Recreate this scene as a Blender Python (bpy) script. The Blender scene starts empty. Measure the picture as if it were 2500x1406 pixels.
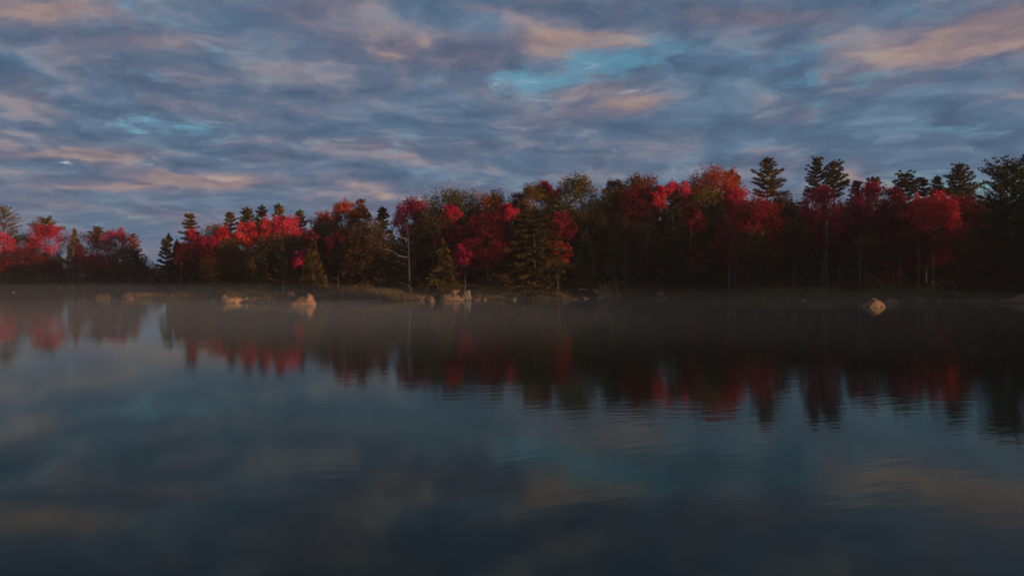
import bpy, math, random
import numpy as np
from mathutils import Vector

sc = bpy.context.scene
col = sc.collection
R = math.radians

# ------------------------------------------------------------------ camera
F = 1720.0                      # focal length in photo pixels (2500 wide)
CAM_H = 4.3
PITCH = math.atan(48.0 / F)
cam_d = bpy.data.cameras.new('camera')
cam_d.sensor_width = 36.0
cam_d.lens = 36.0 * F / 2500.0
cam_d.clip_end = 8000
cam = bpy.data.objects.new('camera', cam_d)
col.objects.link(cam)
cam.location = (0, 0, CAM_H)
cam.rotation_euler = (R(90) - PITCH, 0, 0)
sc.camera = cam

# ------------------------------------------------------------------ light
SUN_EL, SUN_AZ = 5.6, 121.0      # degrees; azimuth clockwise from the view axis (+Y)
sun_dir = Vector((math.sin(R(SUN_AZ)) * math.cos(R(SUN_EL)), math.cos(R(SUN_AZ)) * math.cos(R(SUN_EL)), math.sin(R(SUN_EL))))
sun_d = bpy.data.lights.new('sun', 'SUN')
sun_d.energy = 4.8
sun_d.angle = R(0.6)
sun_d.color = (1.0, 0.58, 0.33)
sun = bpy.data.objects.new('sun', sun_d)
col.objects.link(sun)
sun.rotation_euler = sun_dir.to_track_quat('Z', 'Y').to_euler()
sun.location = (0, 0, 60)

sc.view_settings.view_transform = 'Standard'
sc.view_settings.look = 'None'
sc.view_settings.exposure = 0.0
sc.view_settings.gamma = 1.0
sc.view_settings.use_curve_mapping = False
cy = sc.cycles
cy.max_bounces = 5
cy.diffuse_bounces = 2
cy.glossy_bounces = 2
cy.transmission_bounces = 2
cy.volume_bounces = 0
cy.transparent_max_bounces = 16
cy.caustics_reflective = False
cy.caustics_refractive = False
cy.sample_clamp_indirect = 4.0
cy.use_denoising = True
cy.pixel_filter_type = 'BLACKMAN_HARRIS'
cy.filter_width = 1.7

# ------------------------------------------------------------------ sky
world = bpy.data.worlds.new('World')
sc.world = world
world.use_nodes = True
NT = world.node_tree
NT.nodes.clear()


class G:
    """small helper for building node graphs"""
    def __init__(self, nt): self.nt = nt
    def n(self, t, **kw):
        x = self.nt.nodes.new(t)
        for k, v in kw.items(): setattr(x, k, v)
        return x
    def put(self, sock, v):
        if isinstance(v, bpy.types.NodeSocket): self.nt.links.new(v, sock)
        elif v is not None:
            if sock.type == 'RGBA' and len(v) == 3: v = (*v, 1)
            sock.default_value = v
    def m(self, op, a, b=None, c=None, clamp=False):
        x = self.n('ShaderNodeMath', operation=op, use_clamp=clamp)
        for i, v in enumerate((a, b, c)): self.put(x.inputs[i], v)
        return x.outputs[0]
    def vm(self, op, a, b=None, out=0):
        x = self.n('ShaderNodeVectorMath', operation=op)
        self.put(x.inputs[0], a); self.put(x.inputs[1], b)
        return x.outputs[out]
    def xyz(self, a, b, c):
        x = self.n('ShaderNodeCombineXYZ')
        for i, v in enumerate((a, b, c)): self.put(x.inputs[i], v)
        return x.outputs[0]
    def sep(self, v):
        x = self.n('ShaderNodeSeparateXYZ'); self.put(x.inputs[0], v)
        return x.outputs
    def noise(self, v, scale, detail=5, rough=0.55, out=0, dist=0.0):
        x = self.n('ShaderNodeTexNoise')
        self.put(x.inputs['Vector'], v); x.inputs['Scale'].default_value = scale
        x.inputs['Detail'].default_value = detail; x.inputs['Roughness'].default_value = rough
        x.inputs['Distortion'].default_value = dist
        return x.outputs[out]
    def mr(self, v, a, b, c=0.0, d=1.0, smooth=True):
        x = self.n('ShaderNodeMapRange', interpolation_type='SMOOTHSTEP' if smooth else 'LINEAR')
        for i, q in enumerate((v, a, b, c, d)): self.put(x.inputs[i], q)
        return x.outputs[0]
    def mix(self, f, a, b, bt='MIX'):
        x = self.n('ShaderNodeMix', data_type='RGBA', blend_type=bt)
        self.put(x.inputs[0], f); self.put(x.inputs[6], a); self.put(x.inputs[7], b)
        return x.outputs[2]
    def ramp(self, f, stops):
        x = self.n('ShaderNodeValToRGB'); self.put(x.inputs[0], f)
        e = x.color_ramp.elements
        while len(e) < len(stops): e.new(0.5)
        for i, (p, c) in enumerate(stops):
            e[i].position = p; e[i].color = (*c, 1)
        return x.outputs[0]


def ray(px, py):
    """direction in the world of a photo pixel"""
    rx, up = (px - 1250.0) / F, (703.0 - py) / F
    c, s = math.cos(PITCH), math.sin(PITCH)
    return np.array([rx, c + up * s, -s + up * c])


KZ = 0.20


def sky_uv(px, py):
    d = ray(px, py); d = d / np.linalg.norm(d)
    z = max(d[2], 0) + KZ
    u, v = d[0] / z, d[1] / z
    return u, v + 0.05 * u * u


g = G(NT)
tc = g.n('ShaderNodeTexCoord').outputs['Generated']
sx, sy, sz = g.sep(tc)
zz = g.m('ADD', g.m('MAXIMUM', sz, 0.0), KZ)
U = g.m('DIVIDE', sx, zz)
V0 = g.m('DIVIDE', sy, zz)
V = g.m('ADD', V0, g.m('MULTIPLY', g.m('MULTIPLY', U, U), 0.05))
P = g.xyz(U, V, 0.0)
wn = g.noise(P, 1.1, 3, 0.5, out=1)
W = g.vm('ADD', P, g.vm('MULTIPLY', g.vm('SUBTRACT', wn, (0.5, 0.5, 0.5)), (0.55, 0.35, 0)))
wn2 = g.noise(P, 5.0, 4, 0.6, out=1)
W = g.vm('ADD', W, g.vm('MULTIPLY', g.vm('SUBTRACT', wn2, (0.5, 0.5, 0.5)), (0.22, 0.16, 0)))


WB = g.vm('ADD', P, g.vm('MULTIPLY', g.vm('SUBTRACT', W, P), (0.45, 0.45, 0)))


def blob(px, py, wx, wy, weight, rot=0.0):
    """soft patch of the cloud deck round the point seen at a photo pixel; wx, wy are half sizes in photo pixels"""
    u, v = sky_uv(px, py)
    du = abs(sky_uv(px + wx, py)[0] - u)
    dv = abs(sky_uv(px, py - wy)[1] - sky_uv(px, py + wy)[1]) / 2
    d = g.vm('SUBTRACT', WB, (u, v, 0))
    if rot:
        c, s = math.cos(rot), math.sin(rot)
        d = g.xyz(g.vm('DOT_PRODUCT', d, (c, s, 0), out=1), g.vm('DOT_PRODUCT', d, (-s, c, 0), out=1), 0.0)
    d = g.vm('MULTIPLY', d, (1 / du, 1 / dv, 0))
    l = g.vm('LENGTH', d, out=1)
    return g.mr(l, 0.0, 1.5, weight, 0.0)


def total(lst):
    a = lst[0]
    for b in lst[1:]: a = g.m('ADD', a, b)
    return a


gap_b = total([
    blob(1340, 185, 210, 50, 0.23), blob(1700, 130, 380, 45, 0.22), blob(1500, 165, 300, 35, 0.10),
    blob(2380, 315, 210, 34, 0.30), blob(1290, 225, 150, 40, 0.08), blob(900, 360, 220, 40, 0.05),
    blob(1900, 90, 300, 40, 0.06), blob(2400, 420, 420, 90, 0.16), blob(30, 420, 60, 14, 0.16),
    blob(1500, 25, 200, 25, 0.12), blob(2300, 40, 120, 30, 0.10),
])
warm_b = total([
    blob(1000, 110, 210, 55, 0.34), blob(1360, 105, 190, 40, 0.30), blob(2450, 80, 170, 70, 0.55), blob(2200, 130, 180, 55, 0.22),
    blob(500, 448, 250, 22, 0.40), blob(250, 385, 170, 22, 0.24), blob(1540, 255, 80, 28, 0.28),
    blob(130, 25, 200, 40, 0.24), blob(450, 110, 170, 35, 0.20), blob(1850, 45, 200, 22, 0.28),
    blob(1180, 20, 90, 14, 0.22), blob(640, 345, 110, 14, 0.14), blob(960, 350, 120, 26, 0.12), blob(40, 385, 110, 22, 0.14),
    blob(2290, 155, 120, 22, 0.16), blob(640, 170, 130, 30, 0.08), blob(2250, 330, 500, 90, -0.22), blob(1700, 150, 260, 50, -0.1),
])
n_gap = g.noise(W, 1.5, 7, 0.6)
n_warm = g.noise(g.vm('ADD', W, (11.3, 4.7, 0)), 2.3, 5, 0.58)
n_lum = g.noise(g.vm('MULTIPLY', g.vm('ADD', W, (3.1, 8.2, 0)), (1.45, 1.55, 1)), 2.5, 5, 0.55)
n_fine = g.noise(g.vm('MULTIPLY', g.vm('ADD', W, (7.1, 2.2, 0)), (2.3, 2.3, 1)), 4.6, 5, 0.55)

nish = g.n('ShaderNodeTexSky', sky_type='NISHITA')
nish.sun_disc = False
nish.sun_elevation = R(SUN_EL)
nish.sun_rotation = R(SUN_AZ)
nish.air_density = 1.0; nish.dust_density = 0.6; nish.ozone_density = 2.0
clear = g.mix(1.0, nish.outputs[0], (0.115, 0.185, 0.195), 'MULTIPLY')

lum0 = g.m('ADD', g.m('MULTIPLY', n_lum, 0.70), g.m('MULTIPLY', n_fine, 0.30))
n_l2 = g.noise(g.vm('MULTIPLY', g.vm('ADD', W, (3.1 + 0.07, 8.2 - 0.07, 0)), (1.45, 1.55, 1)), 2.5, 5, 0.55)
relief = g.m('MULTIPLY', g.m('SUBTRACT', n_lum, n_l2), 1.0)      # deck undersides lit on the sunward side
lum = g.m('ADD', lum0, g.m('MULTIPLY', relief, 0.34))
base = g.ramp(lum, [(0.32, (0.064, 0.114, 0.190)), (0.5, (0.092, 0.158, 0.250)), (0.70, (0.155, 0.240, 0.338))])
wf = g.mr(g.m('ADD', g.m('ADD', n_warm, g.m('MULTIPLY', warm_b, 0.95)), g.m('MULTIPLY', relief, 0.40)), 0.37, 0.84)
warmc = g.ramp(lum, [(0.34, (0.140, 0.128, 0.190)), (0.5, (0.235, 0.182, 0.220)), (0.66, (0.38, 0.262, 0.250))])
peach = g.ramp(lum, [(0.34, (0.25, 0.185, 0.205)), (0.5, (0.36, 0.245, 0.215)), (0.66, (0.50, 0.345, 0.245))])
warmc = g.mix(g.mr(wf, 0.66, 1.0, 0.0, 0.62), warmc, peach)
c1 = g.mix(g.m('MULTIPLY', wf, 0.85), base, warmc)
gf = g.mr(g.m('ADD', g.m('ADD', n_gap, gap_b), g.m('MULTIPLY', g.m('SUBTRACT', n_fine, 0.5), 0.55)), 0.585, 0.86)
c2 = g.mix(g.m('MULTIPLY', gf, 0.85), c1, clear)
# small breaks where the bright sky behind the deck shows
spark = total([
    blob(165, 404, 26, 7, 1.0), blob(852, 345, 20, 6, 0.8), blob(1220, 200, 24, 12, 0.9), blob(1410, 158, 38, 9, 0.6),
    blob(1345, 240, 50, 6, 0.5), blob(1530, 228, 34, 7, 0.55), blob(1300, 195, 30, 10, 0.35), blob(380, 405, 14, 6, 0.45), blob(1115, 257, 14, 8, 0.4),
    blob(550, 437, 40, 7, 0.3),
])
spark = g.m('MULTIPLY', g.m('MULTIPLY', spark, 0.85), g.mr(g.noise(g.vm('MULTIPLY', W, (1.4, 2.4, 1)), 9.0, 4, 0.6), 0.40, 0.62))
c3 = g.mix(g.m('MINIMUM', spark, 1.0), c2, (0.50, 0.56, 0.60))
# the air near the horizon takes the low paler tone of the deck's edge
hz = g.mr(sz, 0.0, 0.14, 0.5, 0.0)
c4 = g.mix(hz, c3, (0.150, 0.185, 0.262))
bg = g.n('ShaderNodeBackground')
NT.links.new(c4, bg.inputs[0])
bg.inputs[1].default_value = 1.0
wo = g.n('ShaderNodeOutputWorld')
NT.links.new(bg.outputs[0], wo.inputs[0])

# ------------------------------------------------------------------ helpers
def at(px, py, Y):
    d = ray(px, py)
    return np.array([0, 0, CAM_H]) + d * (Y / d[1])


def on_water(px, py):
    d = ray(px, py)
    return np.array([0, 0, CAM_H]) + d * (-CAM_H / d[2])


def pxm(px_len, Y):
    return px_len / F * Y


def new_mesh(name, verts, faces_flat, sizes, mat, parent=None, tint=None, smooth=False, fattr=None):
    """verts (N,3); faces_flat 1-D loop indices; sizes = loops per face (int or array)"""
    me = bpy.data.meshes.new(name)
    verts = np.asarray(verts, np.float32)
    fl = np.asarray(faces_flat, np.int32).ravel()
    if np.isscalar(sizes):
        nf = len(fl) // sizes
        tot = np.full(nf, sizes, np.int32)
    else:
        tot = np.asarray(sizes, np.int32); nf = len(tot)
    start = np.concatenate([[0], np.cumsum(tot)[:-1]]).astype(np.int32)
    me.vertices.add(len(verts)); me.vertices.foreach_set('co', verts.ravel())
    me.loops.add(len(fl)); me.loops.foreach_set('vertex_index', fl)
    me.polygons.add(nf); me.polygons.foreach_set('loop_start', start)
    me.polygons.foreach_set('use_smooth', np.full(nf, smooth, bool))
    if tint is not None:
        a = me.attributes.new('tint', 'FLOAT', 'FACE')
        a.data.foreach_set('value', np.asarray(tint, np.float32))
    me.update(calc_edges=True)
    me.validate()
    me.materials.append(mat)
    o = bpy.data.objects.new(name, me)
    col.objects.link(o)
    if parent is not None: o.parent = parent
    return o


def tag(o, label=None, cat=None, group=None, kind=None):
    if label: o['label'] = label
    if cat: o['category'] = cat
    if group: o['group'] = group
    if kind: o['kind'] = kind
    return o


def empty(name, loc, rz=0.0):
    o = bpy.data.objects.new(name, None)
    o.empty_display_size = 0.5
    col.objects.link(o)
    o.location = [float(a) for a in loc]; o.rotation_euler = (0, 0, rz)
    return o


class Tubes:
    """tapered tubes gathered into one mesh"""
    def __init__(self, sides=6): self.v = []; self.f = []; self.s = sides; self.n = 0
    def add(self, pts, radii):
        pts = np.asarray(pts, float); k = self.s
        a = np.arange(k) * 2 * math.pi / k
        t = np.gradient(pts, axis=0)
        t /= np.linalg.norm(t, axis=1)[:, None] + 1e-9
        ref = np.where(np.abs(t[:, 2:3]) > 0.9, np.array([[1.0, 0, 0]]), np.array([[0, 0, 1.0]]))
        n1 = np.cross(t, ref); n1 /= np.linalg.norm(n1, axis=1)[:, None] + 1e-9
        n2 = np.cross(t, n1)
        r = np.asarray(radii, float)[:, None, None]
        ring = pts[:, None, :] + r * (np.cos(a)[None, :, None] * n1[:, None, :] + np.sin(a)[None, :, None] * n2[:, None, :])
        m = len(pts); b = self.n
        self.v.append(ring.reshape(-1, 3))
        i = np.arange(m - 1)[:, None] * k; j = np.arange(k)[None, :]; j2 = (j + 1) % k
        q = np.stack([i + j, i + j2, i + k + j2, i + k + j], -1).reshape(-1, 4) + b
        self.f.append(q)
        self.n += m * k
    def build(self, name, mat, parent=None):
        return new_mesh(name, np.concatenate(self.v), np.concatenate(self.f), 4, mat, parent, smooth=True)


def unit(rng, n):
    v = rng.normal(size=(n, 3))
    return v / np.linalg.norm(v, axis=1)[:, None]


def quads(centre, a, b):
    """leaf quads: kite of half axes a, b (N,3)"""
    n = len(centre)
    v = np.stack([centre - a, centre - b * 0.9, centre + a, centre + b], 1).reshape(-1, 3)
    f = np.arange(n * 4).reshape(n, 4)
    return v, f


# ------------------------------------------------------------------ materials
def foliage_mat(name, lo, mid, hi, trans=0.25):
    m = bpy.data.materials.new(name); m.use_nodes = True
    nt = m.node_tree; nt.nodes.clear(); q = G(nt)
    at_ = q.n('ShaderNodeAttribute', attribute_name='tint').outputs['Fac']
    rnd = q.n('ShaderNodeObjectInfo').outputs['Random']
    c = q.ramp(at_, [(0.12, lo), (0.5, mid), (0.9, hi)])
    hs = q.n('ShaderNodeHueSaturation')
    q.put(hs.inputs['Hue'], q.mr(rnd, 0, 1, 0.49, 0.51, False)); q.put(hs.inputs['Value'], q.mr(rnd, 0, 1, 0.85, 1.15, False))
    q.put(hs.inputs['Color'], c)
    d = q.n('ShaderNodeBsdfDiffuse'); nt.links.new(hs.outputs[0], d.inputs[0])
    t = q.n('ShaderNodeBsdfTranslucent'); nt.links.new(hs.outputs[0], t.inputs[0])
    mx = q.n('ShaderNodeMixShader'); mx.inputs[0].default_value = trans
    nt.links.new(d.outputs[0], mx.inputs[1]); nt.links.new(t.outputs[0], mx.inputs[2])
    o = q.n('ShaderNodeOutputMaterial'); nt.links.new(mx.outputs[0], o.inputs[0])
    return m


PAL = {
    'scarlet': ((0.22, 0.018, 0.022), (0.64, 0.036, 0.058), (0.80, 0.072, 0.085)),
    'crimson': ((0.13, 0.010, 0.022), (0.46, 0.020, 0.055), (0.70, 0.040, 0.085)),
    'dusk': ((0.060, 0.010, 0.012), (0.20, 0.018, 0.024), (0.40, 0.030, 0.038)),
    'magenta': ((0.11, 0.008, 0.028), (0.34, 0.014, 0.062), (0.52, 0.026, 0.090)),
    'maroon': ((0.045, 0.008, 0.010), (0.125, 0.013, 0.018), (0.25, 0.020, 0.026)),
    'orange': ((0.16, 0.035, 0.010), (0.46, 0.085, 0.018), (0.66, 0.15, 0.030)),
    'rust': ((0.07, 0.024, 0.009), (0.20, 0.058, 0.015), (0.40, 0.10, 0.020)),
    'redorange': ((0.11, 0.032, 0.010), (0.42, 0.078, 0.022), (0.66, 0.135, 0.036)),
    'olive': ((0.046, 0.034, 0.010), (0.165, 0.098, 0.019), (0.34, 0.175, 0.032)),
    'olivered': ((0.046, 0.030, 0.010), (0.18, 0.080, 0.017), (0.42, 0.120, 0.026)),
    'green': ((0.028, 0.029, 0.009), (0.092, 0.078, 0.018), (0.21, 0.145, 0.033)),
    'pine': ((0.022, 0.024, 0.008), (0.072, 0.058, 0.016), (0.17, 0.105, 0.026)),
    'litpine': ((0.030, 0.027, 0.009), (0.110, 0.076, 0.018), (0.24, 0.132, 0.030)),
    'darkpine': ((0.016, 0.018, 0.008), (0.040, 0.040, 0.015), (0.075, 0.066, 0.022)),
    'brown': ((0.028, 0.020, 0.010), (0.064, 0.042, 0.018), (0.120, 0.072, 0.028)),
    'pale': ((0.12, 0.08, 0.05), (0.25, 0.17, 0.10), (0.36, 0.25, 0.16)),
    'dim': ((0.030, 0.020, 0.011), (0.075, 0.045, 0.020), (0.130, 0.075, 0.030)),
}
MAT = {k: foliage_mat('foliage_' + k, *v) for k, v in PAL.items()}


def bark_mat(name, a, b):
    m = bpy.data.materials.new(name); m.use_nodes = True
    nt = m.node_tree; q = G(nt); bs = nt.nodes['Principled BSDF']
    p = q.n('ShaderNodeTexCoord').outputs['Object']
    n = q.noise(q.vm('MULTIPLY', p, (6, 6, 1.3)), 1.6, 6, 0.65)
    nt.links.new(q.ramp(n, [(0.35, a), (0.65, b)]), bs.inputs['Base Color'])
    bs.inputs['Roughness'].default_value = 0.9
    bp = q.n('ShaderNodeBump'); bp.inputs['Strength'].default_value = 0.5; bp.inputs['Distance'].default_value = 0.04
    nt.links.new(n, bp.inputs['Height']); nt.links.new(bp.outputs[0], bs.inputs['Normal'])
    return m


BARK = bark_mat('bark_dark', (0.026, 0.020, 0.016), (0.070, 0.054, 0.043))
BARKP = bark_mat('bark_pale', (0.055, 0.048, 0.042), (0.145, 0.128, 0.112))
SILVER = bark_mat('bleached_wood', (0.20, 0.175, 0.15), (0.44, 0.39, 0.34))
WOOD = bark_mat('weathered_wood', (0.075, 0.056, 0.040), (0.19, 0.145, 0.105))


def rock_mat(name, a, b, c):
    m = bpy.data.materials.new(name); m.use_nodes = True
    nt = m.node_tree; q = G(nt); bs = nt.nodes['Principled BSDF']
    p = q.n('ShaderNodeTexCoord').outputs['Object']
    n = q.noise(p, 1.7, 7, 0.65); n2 = q.noise(p, 9.0, 5, 0.7)
    f = q.m('ADD', q.m('MULTIPLY', n, 0.6), q.m('MULTIPLY', n2, 0.4))
    rc = q.ramp(f, [(0.36, a), (0.5, b), (0.64, c)])
    # wet algae line left by the lake
    wet = q.mr(q.m('ADD', q.sep(p)[2], q.m('MULTIPLY', q.m('SUBTRACT', n2, 0.5), 0.12)), 0.07, 0.17, 0.7, 0.0)
    rc = q.mix(wet, rc, (0.022, 0.018, 0.013))
    nt.links.new(rc, bs.inputs['Base Color'])
    nt.links.new(q.mr(wet, 0, 0.7, 0.9, 0.4), bs.inputs['Roughness'])
    bp = q.n('ShaderNodeBump'); bp.inputs['Strength'].default_value = 0.7; bp.inputs['Distance'].default_value = 0.08
    nt.links.new(f, bp.inputs['Height']); nt.links.new(bp.outputs[0], bs.inputs['Normal'])
    return m


ROCK = {
    'tan': rock_mat('rock_tan', (0.085, 0.044, 0.019), (0.215, 0.115, 0.050), (0.33, 0.19, 0.090)),
    'red': rock_mat('rock_reddish', (0.09, 0.045, 0.030), (0.19, 0.095, 0.062), (0.29, 0.165, 0.11)),
    'grey': rock_mat('rock_grey', (0.055, 0.048, 0.034), (0.135, 0.115, 0.080), (0.21, 0.18, 0.13)),
    'pale': rock_mat('rock_pale', (0.15, 0.13, 0.10), (0.25, 0.21, 0.17), (0.34, 0.30, 0.25)),
}

# ------------------------------------------------------------------ terrain
SHORE = [(-3000, 150), (-1200, 168), (-200, 163), (0, 160), (200, 160), (380, 150), (430, 128), (480, 108), (520, 91), (560, 86), (640, 85), (740, 84.5),
         (800, 86), (900, 88.5), (1000, 92), (1100, 93.5), (1280, 94), (1340, 95), (1420, 97), (1500, 99.5), (1600, 101), (1700, 98), (1850, 94),
         (2000, 93), (2200, 92), (2400, 89), (2500, 87), (2800, 82), (3200, 86), (4200, 130), (9000, 260)]
SP = np.array([p for p, _ in SHORE], float); SD = np.array([d + (1.6 if 470 < p < 2600 else 0.0) for p, d in SHORE], float)
rs = np.random.default_rng(5)
_ph = rs.uniform(0, 6.28, 16); _fr = rs.uniform(0.12, 1.4, 16)


def wob(x, y, amp=1.0):
    s = 0
    for i in range(8):
        s = s + np.sin(x * _fr[i] + y * _fr[i + 8] * 0.6 + _ph[i]) * 0.35 / (0.6 + _fr[i])
    return s * amp


def ground_z(x, y):
    x = np.asarray(x, float); y = np.asarray(y, float)
    yy = np.maximum(y, 12.0)
    px = 1250 + F * x / yy
    d = yy - np.interp(px, SP, SD) + wob(x, y, 0.55)
    land = np.where(d < 0, np.maximum(d * 0.16, -2.0),
                    np.minimum(d * 0.07, 0.2) + 1.5 * (1 - np.exp(-np.maximum(d - 1.5, 0) / 10.0)) + 0.010 * np.clip(d, 0, 120) + wob(x * 1.7, y * 1.7, 0.05) * np.clip(d / 4, 0, 1))
    # low spit that closes the inlet off
    t = np.clip((px - 90) / 130, 0, 1) * np.clip((560 - px) / 60, 0, 1)
    cyy = np.interp(px, [90, 250, 380, 480, 560], [97, 98, 102, 99, 94])
    wdt = np.interp(px, [90, 250, 380, 480, 560], [0.8, 1.6, 4.5, 6.0, 5.0])
    hgt = np.interp(px, [90, 200, 300, 400, 480, 560], [-0.25, 0.06, 0.10, 0.42, 0.36, 0.3])
    spit = (hgt + 0.7) * np.exp(-((yy - cyy + wob(x, y, 0.3)) / wdt) ** 2) * t - 0.7 + wob(x * 2, y * 2, 0.04)
    main = np.where(y > 12, np.maximum(land, spit), -2.0)
    dr = x - np.interp(y, [-400, -200, -60, 0, 40, 60, 75, 90], [150, 125, 110, 104, 98, 92, 84, 74]) + wob(x, y, 0.8)  # unseen shore added to carry the shade trees
    right = np.where((y > -500) & (y < 100), np.where(dr < 0, np.maximum(dr * 0.16, -2.0), np.minimum(dr * 0.10, 0.25) + 0.7 * (1 - np.exp(-np.maximum(dr, 0) / 9.0))), -2.0)
    return np.maximum(main, right)


xs = np.concatenate([[-3200, -1800, -1000, -600, -420], np.arange(-340, -130, 6), np.arange(-130, 110, 1.0), np.arange(110, 340, 4), [420, 600, 1000, 1800, 3200]])
ys = np.concatenate([[-3200, -1500, -600, -450, -300, -200], np.arange(-150, 60, 6), np.arange(60, 80, 2.5), np.arange(80, 125, 0.6), np.arange(125, 190, 1.5), np.arange(190, 300, 8), [330, 400, 600, 1000, 1800, 3200]])
X, Y = np.meshgrid(xs, ys)
Z = ground_z(X, Y)
nx, ny = len(xs), len(ys)
idx = np.arange(nx * ny).reshape(ny, nx)
fq = np.stack([idx[:-1, :-1], idx[:-1, 1:], idx[1:, 1:], idx[1:, :-1]], -1).reshape(-1, 4)

m = bpy.data.materials.new('lakeside_soil'); m.use_nodes = True
q = G(m.node_tree); bs = m.node_tree.nodes['Principled BSDF']
p = q.n('ShaderNodeTexCoord').outputs['Object']
n1 = q.noise(p, 0.25, 6, 0.6); n2 = q.noise(p, 2.5, 6, 0.65)
c = q.mix(q.mr(n1, 0.4, 0.62), q.ramp(n2, [(0.35, (0.030, 0.020, 0.013)), (0.65, (0.085, 0.055, 0.034))]), q.ramp(n2, [(0.35, (0.050, 0.042, 0.016)), (0.65, (0.125, 0.098, 0.040))]))
m.node_tree.links.new(c, bs.inputs['Base Color']); bs.inputs['Roughness'].default_value = 0.95; bs.inputs['Specular IOR Level'].default_value = 0.08
bp = q.n('ShaderNodeBump'); bp.inputs['Strength'].default_value = 0.6; bp.inputs['Distance'].default_value = 0.15
m.node_tree.links.new(n2, bp.inputs['Height']); m.node_tree.links.new(bp.outputs[0], bs.inputs['Normal'])
SOIL = m
ground = new_mesh('ground', np.stack([X, Y, Z], -1).reshape(-1, 3), fq, 4, SOIL, smooth=True)
tag(ground, kind='structure')

# water
m = bpy.data.materials.new('lake_water'); m.use_nodes = True
q = G(m.node_tree); bs = m.node_tree.nodes['Principled BSDF']
m.node_tree.nodes.remove(bs)
p = q.n('ShaderNodeTexCoord').outputs['Object']
warp = q.vm('ADD', p, q.vm('MULTIPLY', q.noise(p, 0.05, 2, 0.5, out=1), (6, 6, 0)))
rot = q.xyz(q.vm('DOT_PRODUCT', warp, (0.97, 0.24, 0), out=1), q.vm('DOT_PRODUCT', warp, (-0.24, 0.97, 0), out=1), 0.0)
r1 = q.noise(q.vm('MULTIPLY', rot, (0.45, 1.5, 1)), 1.7, 3, 0.5)
r2 = q.noise(q.vm('MULTIPLY', p, (0.10, 0.30, 1)), 1.0, 2, 0.5)
r3 = q.noise(q.vm('MULTIPLY', warp, (1.2, 3.6, 1)), 2.4, 2, 0.5)
patch = q.mr(q.noise(q.vm('MULTIPLY', p, (0.6, 1.3, 1)), 0.035, 3, 0.55), 0.38, 0.64, 0.14, 1.0)
hgt = q.m('MULTIPLY', q.m('ADD', q.m('ADD', q.m('MULTIPLY', r1, 0.0080), q.m('MULTIPLY', r2, 0.007)), q.m('MULTIPLY', r3, 0.0022)), patch)
bp = q.n('ShaderNodeBump'); bp.inputs['Strength'].default_value = 1.0; bp.inputs['Distance'].default_value = 1.0
m.node_tree.links.new(hgt, bp.inputs['Height'])
wd = q.n('ShaderNodeBsdfDiffuse'); wd.inputs['Color'].default_value = (0.010, 0.016, 0.012, 1)
wg = q.n('ShaderNodeBsdfGlossy'); wg.inputs['Color'].default_value = (0.84, 0.97, 0.87, 1); wg.inputs['Roughness'].default_value = 0.045
wf_ = q.n('ShaderNodeFresnel'); wf_.inputs['IOR'].default_value = 1.32
wm = q.n('ShaderNodeMixShader')
for a_, b_ in ((bp.outputs[0], wg.inputs['Normal']), (bp.outputs[0], wf_.inputs['Normal']), (wf_.outputs[0], wm.inputs[0]), (wd.outputs[0], wm.inputs[1]), (wg.outputs[0], wm.inputs[2])):
    m.node_tree.links.new(a_, b_)
m.node_tree.links.new(wm.outputs[0], m.node_tree.nodes['Material Output'].inputs[0])
WATER = m
w = new_mesh('water', [(-3200, -3200, 0), (3200, -3200, 0), (3200, 3200, 0), (-3200, 3200, 0)], [0, 1, 2, 3], 4, WATER)
tag(w, kind='structure')

# ------------------------------------------------------------------ trees
def build_trunk(rng, H, r0, top_frac, targets, mat, root, lean=(0, 0), name='trunk', sides=7):
    T = Tubes(sides)
    k = 9
    t = np.linspace(0, 1, k)
    wx = np.cumsum(rng.normal(0, 0.012 * H, k)) * t; wy = np.cumsum(rng.normal(0, 0.012 * H, k)) * t
    pts = np.stack([wx + lean[0] * t * H, wy + lean[1] * t * H, -0.4 + t * (H * top_frac + 0.4)], 1)
    rad = r0 * (1 - t) ** 0.8 + 0.025
    rad[0] *= 1.35
    T.add(pts, rad)
    for tg in targets:
        tg = np.asarray(tg, float)
        hz_ = np.linalg.norm(tg[:2])
        z0 = min(max(tg[2] - (0.5 + 0.75 * hz_) * rng.uniform(0.7, 1.2), 0.22 * H), H * top_frac * 0.93)
        s = np.array([np.interp(z0, pts[:, 2], pts[:, j]) for j in range(3)])
        u = np.linspace(0, 1, 5)[:, None]
        mid = (s + tg) / 2 + np.array([0, 0, -0.12 * hz_]) + rng.normal(0, 0.15, 3)
        pp = s * (1 - u) ** 2 + mid * 2 * u * (1 - u) + tg * u ** 2
        rr = np.interp(z0, pts[:, 2], rad) * 0.5
        T.add(pp, rr * (1 - u[:, 0]) + 0.015)
    return T.build(name, mat, root)


def sprays(rng, centres, radii, per, leaf, up=0.3, tint0=None):
    """leaf quads scattered in clumps"""
    K = len(centres)
    k = rng.integers(0, K, K * per) if np.isscalar(per) else np.repeat(np.arange(K), per)
    n = len(k)
    off = rng.normal(size=(n, 3)) * 0.55
    ln = np.linalg.norm(off, axis=1)[:, None]
    off = off / np.maximum(ln, 1.1) * 1.1
    c = centres[k] + off * radii[k]
    a = unit(rng, n); a[:, 2] *= 0.7
    b = np.cross(a, unit(rng, n)); b /= np.linalg.norm(b, axis=1)[:, None] + 1e-9
    s = leaf * rng.uniform(0.6, 1.35, n)[:, None]
    ct = rng.uniform(0.25, 0.75, K) if tint0 is None else tint0
    tint = np.clip(ct[k] + rng.normal(0, 0.16, n), 0, 1)
    v, f = quads(c, a * s, b * s * 0.62)
    return v, f, tint


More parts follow.
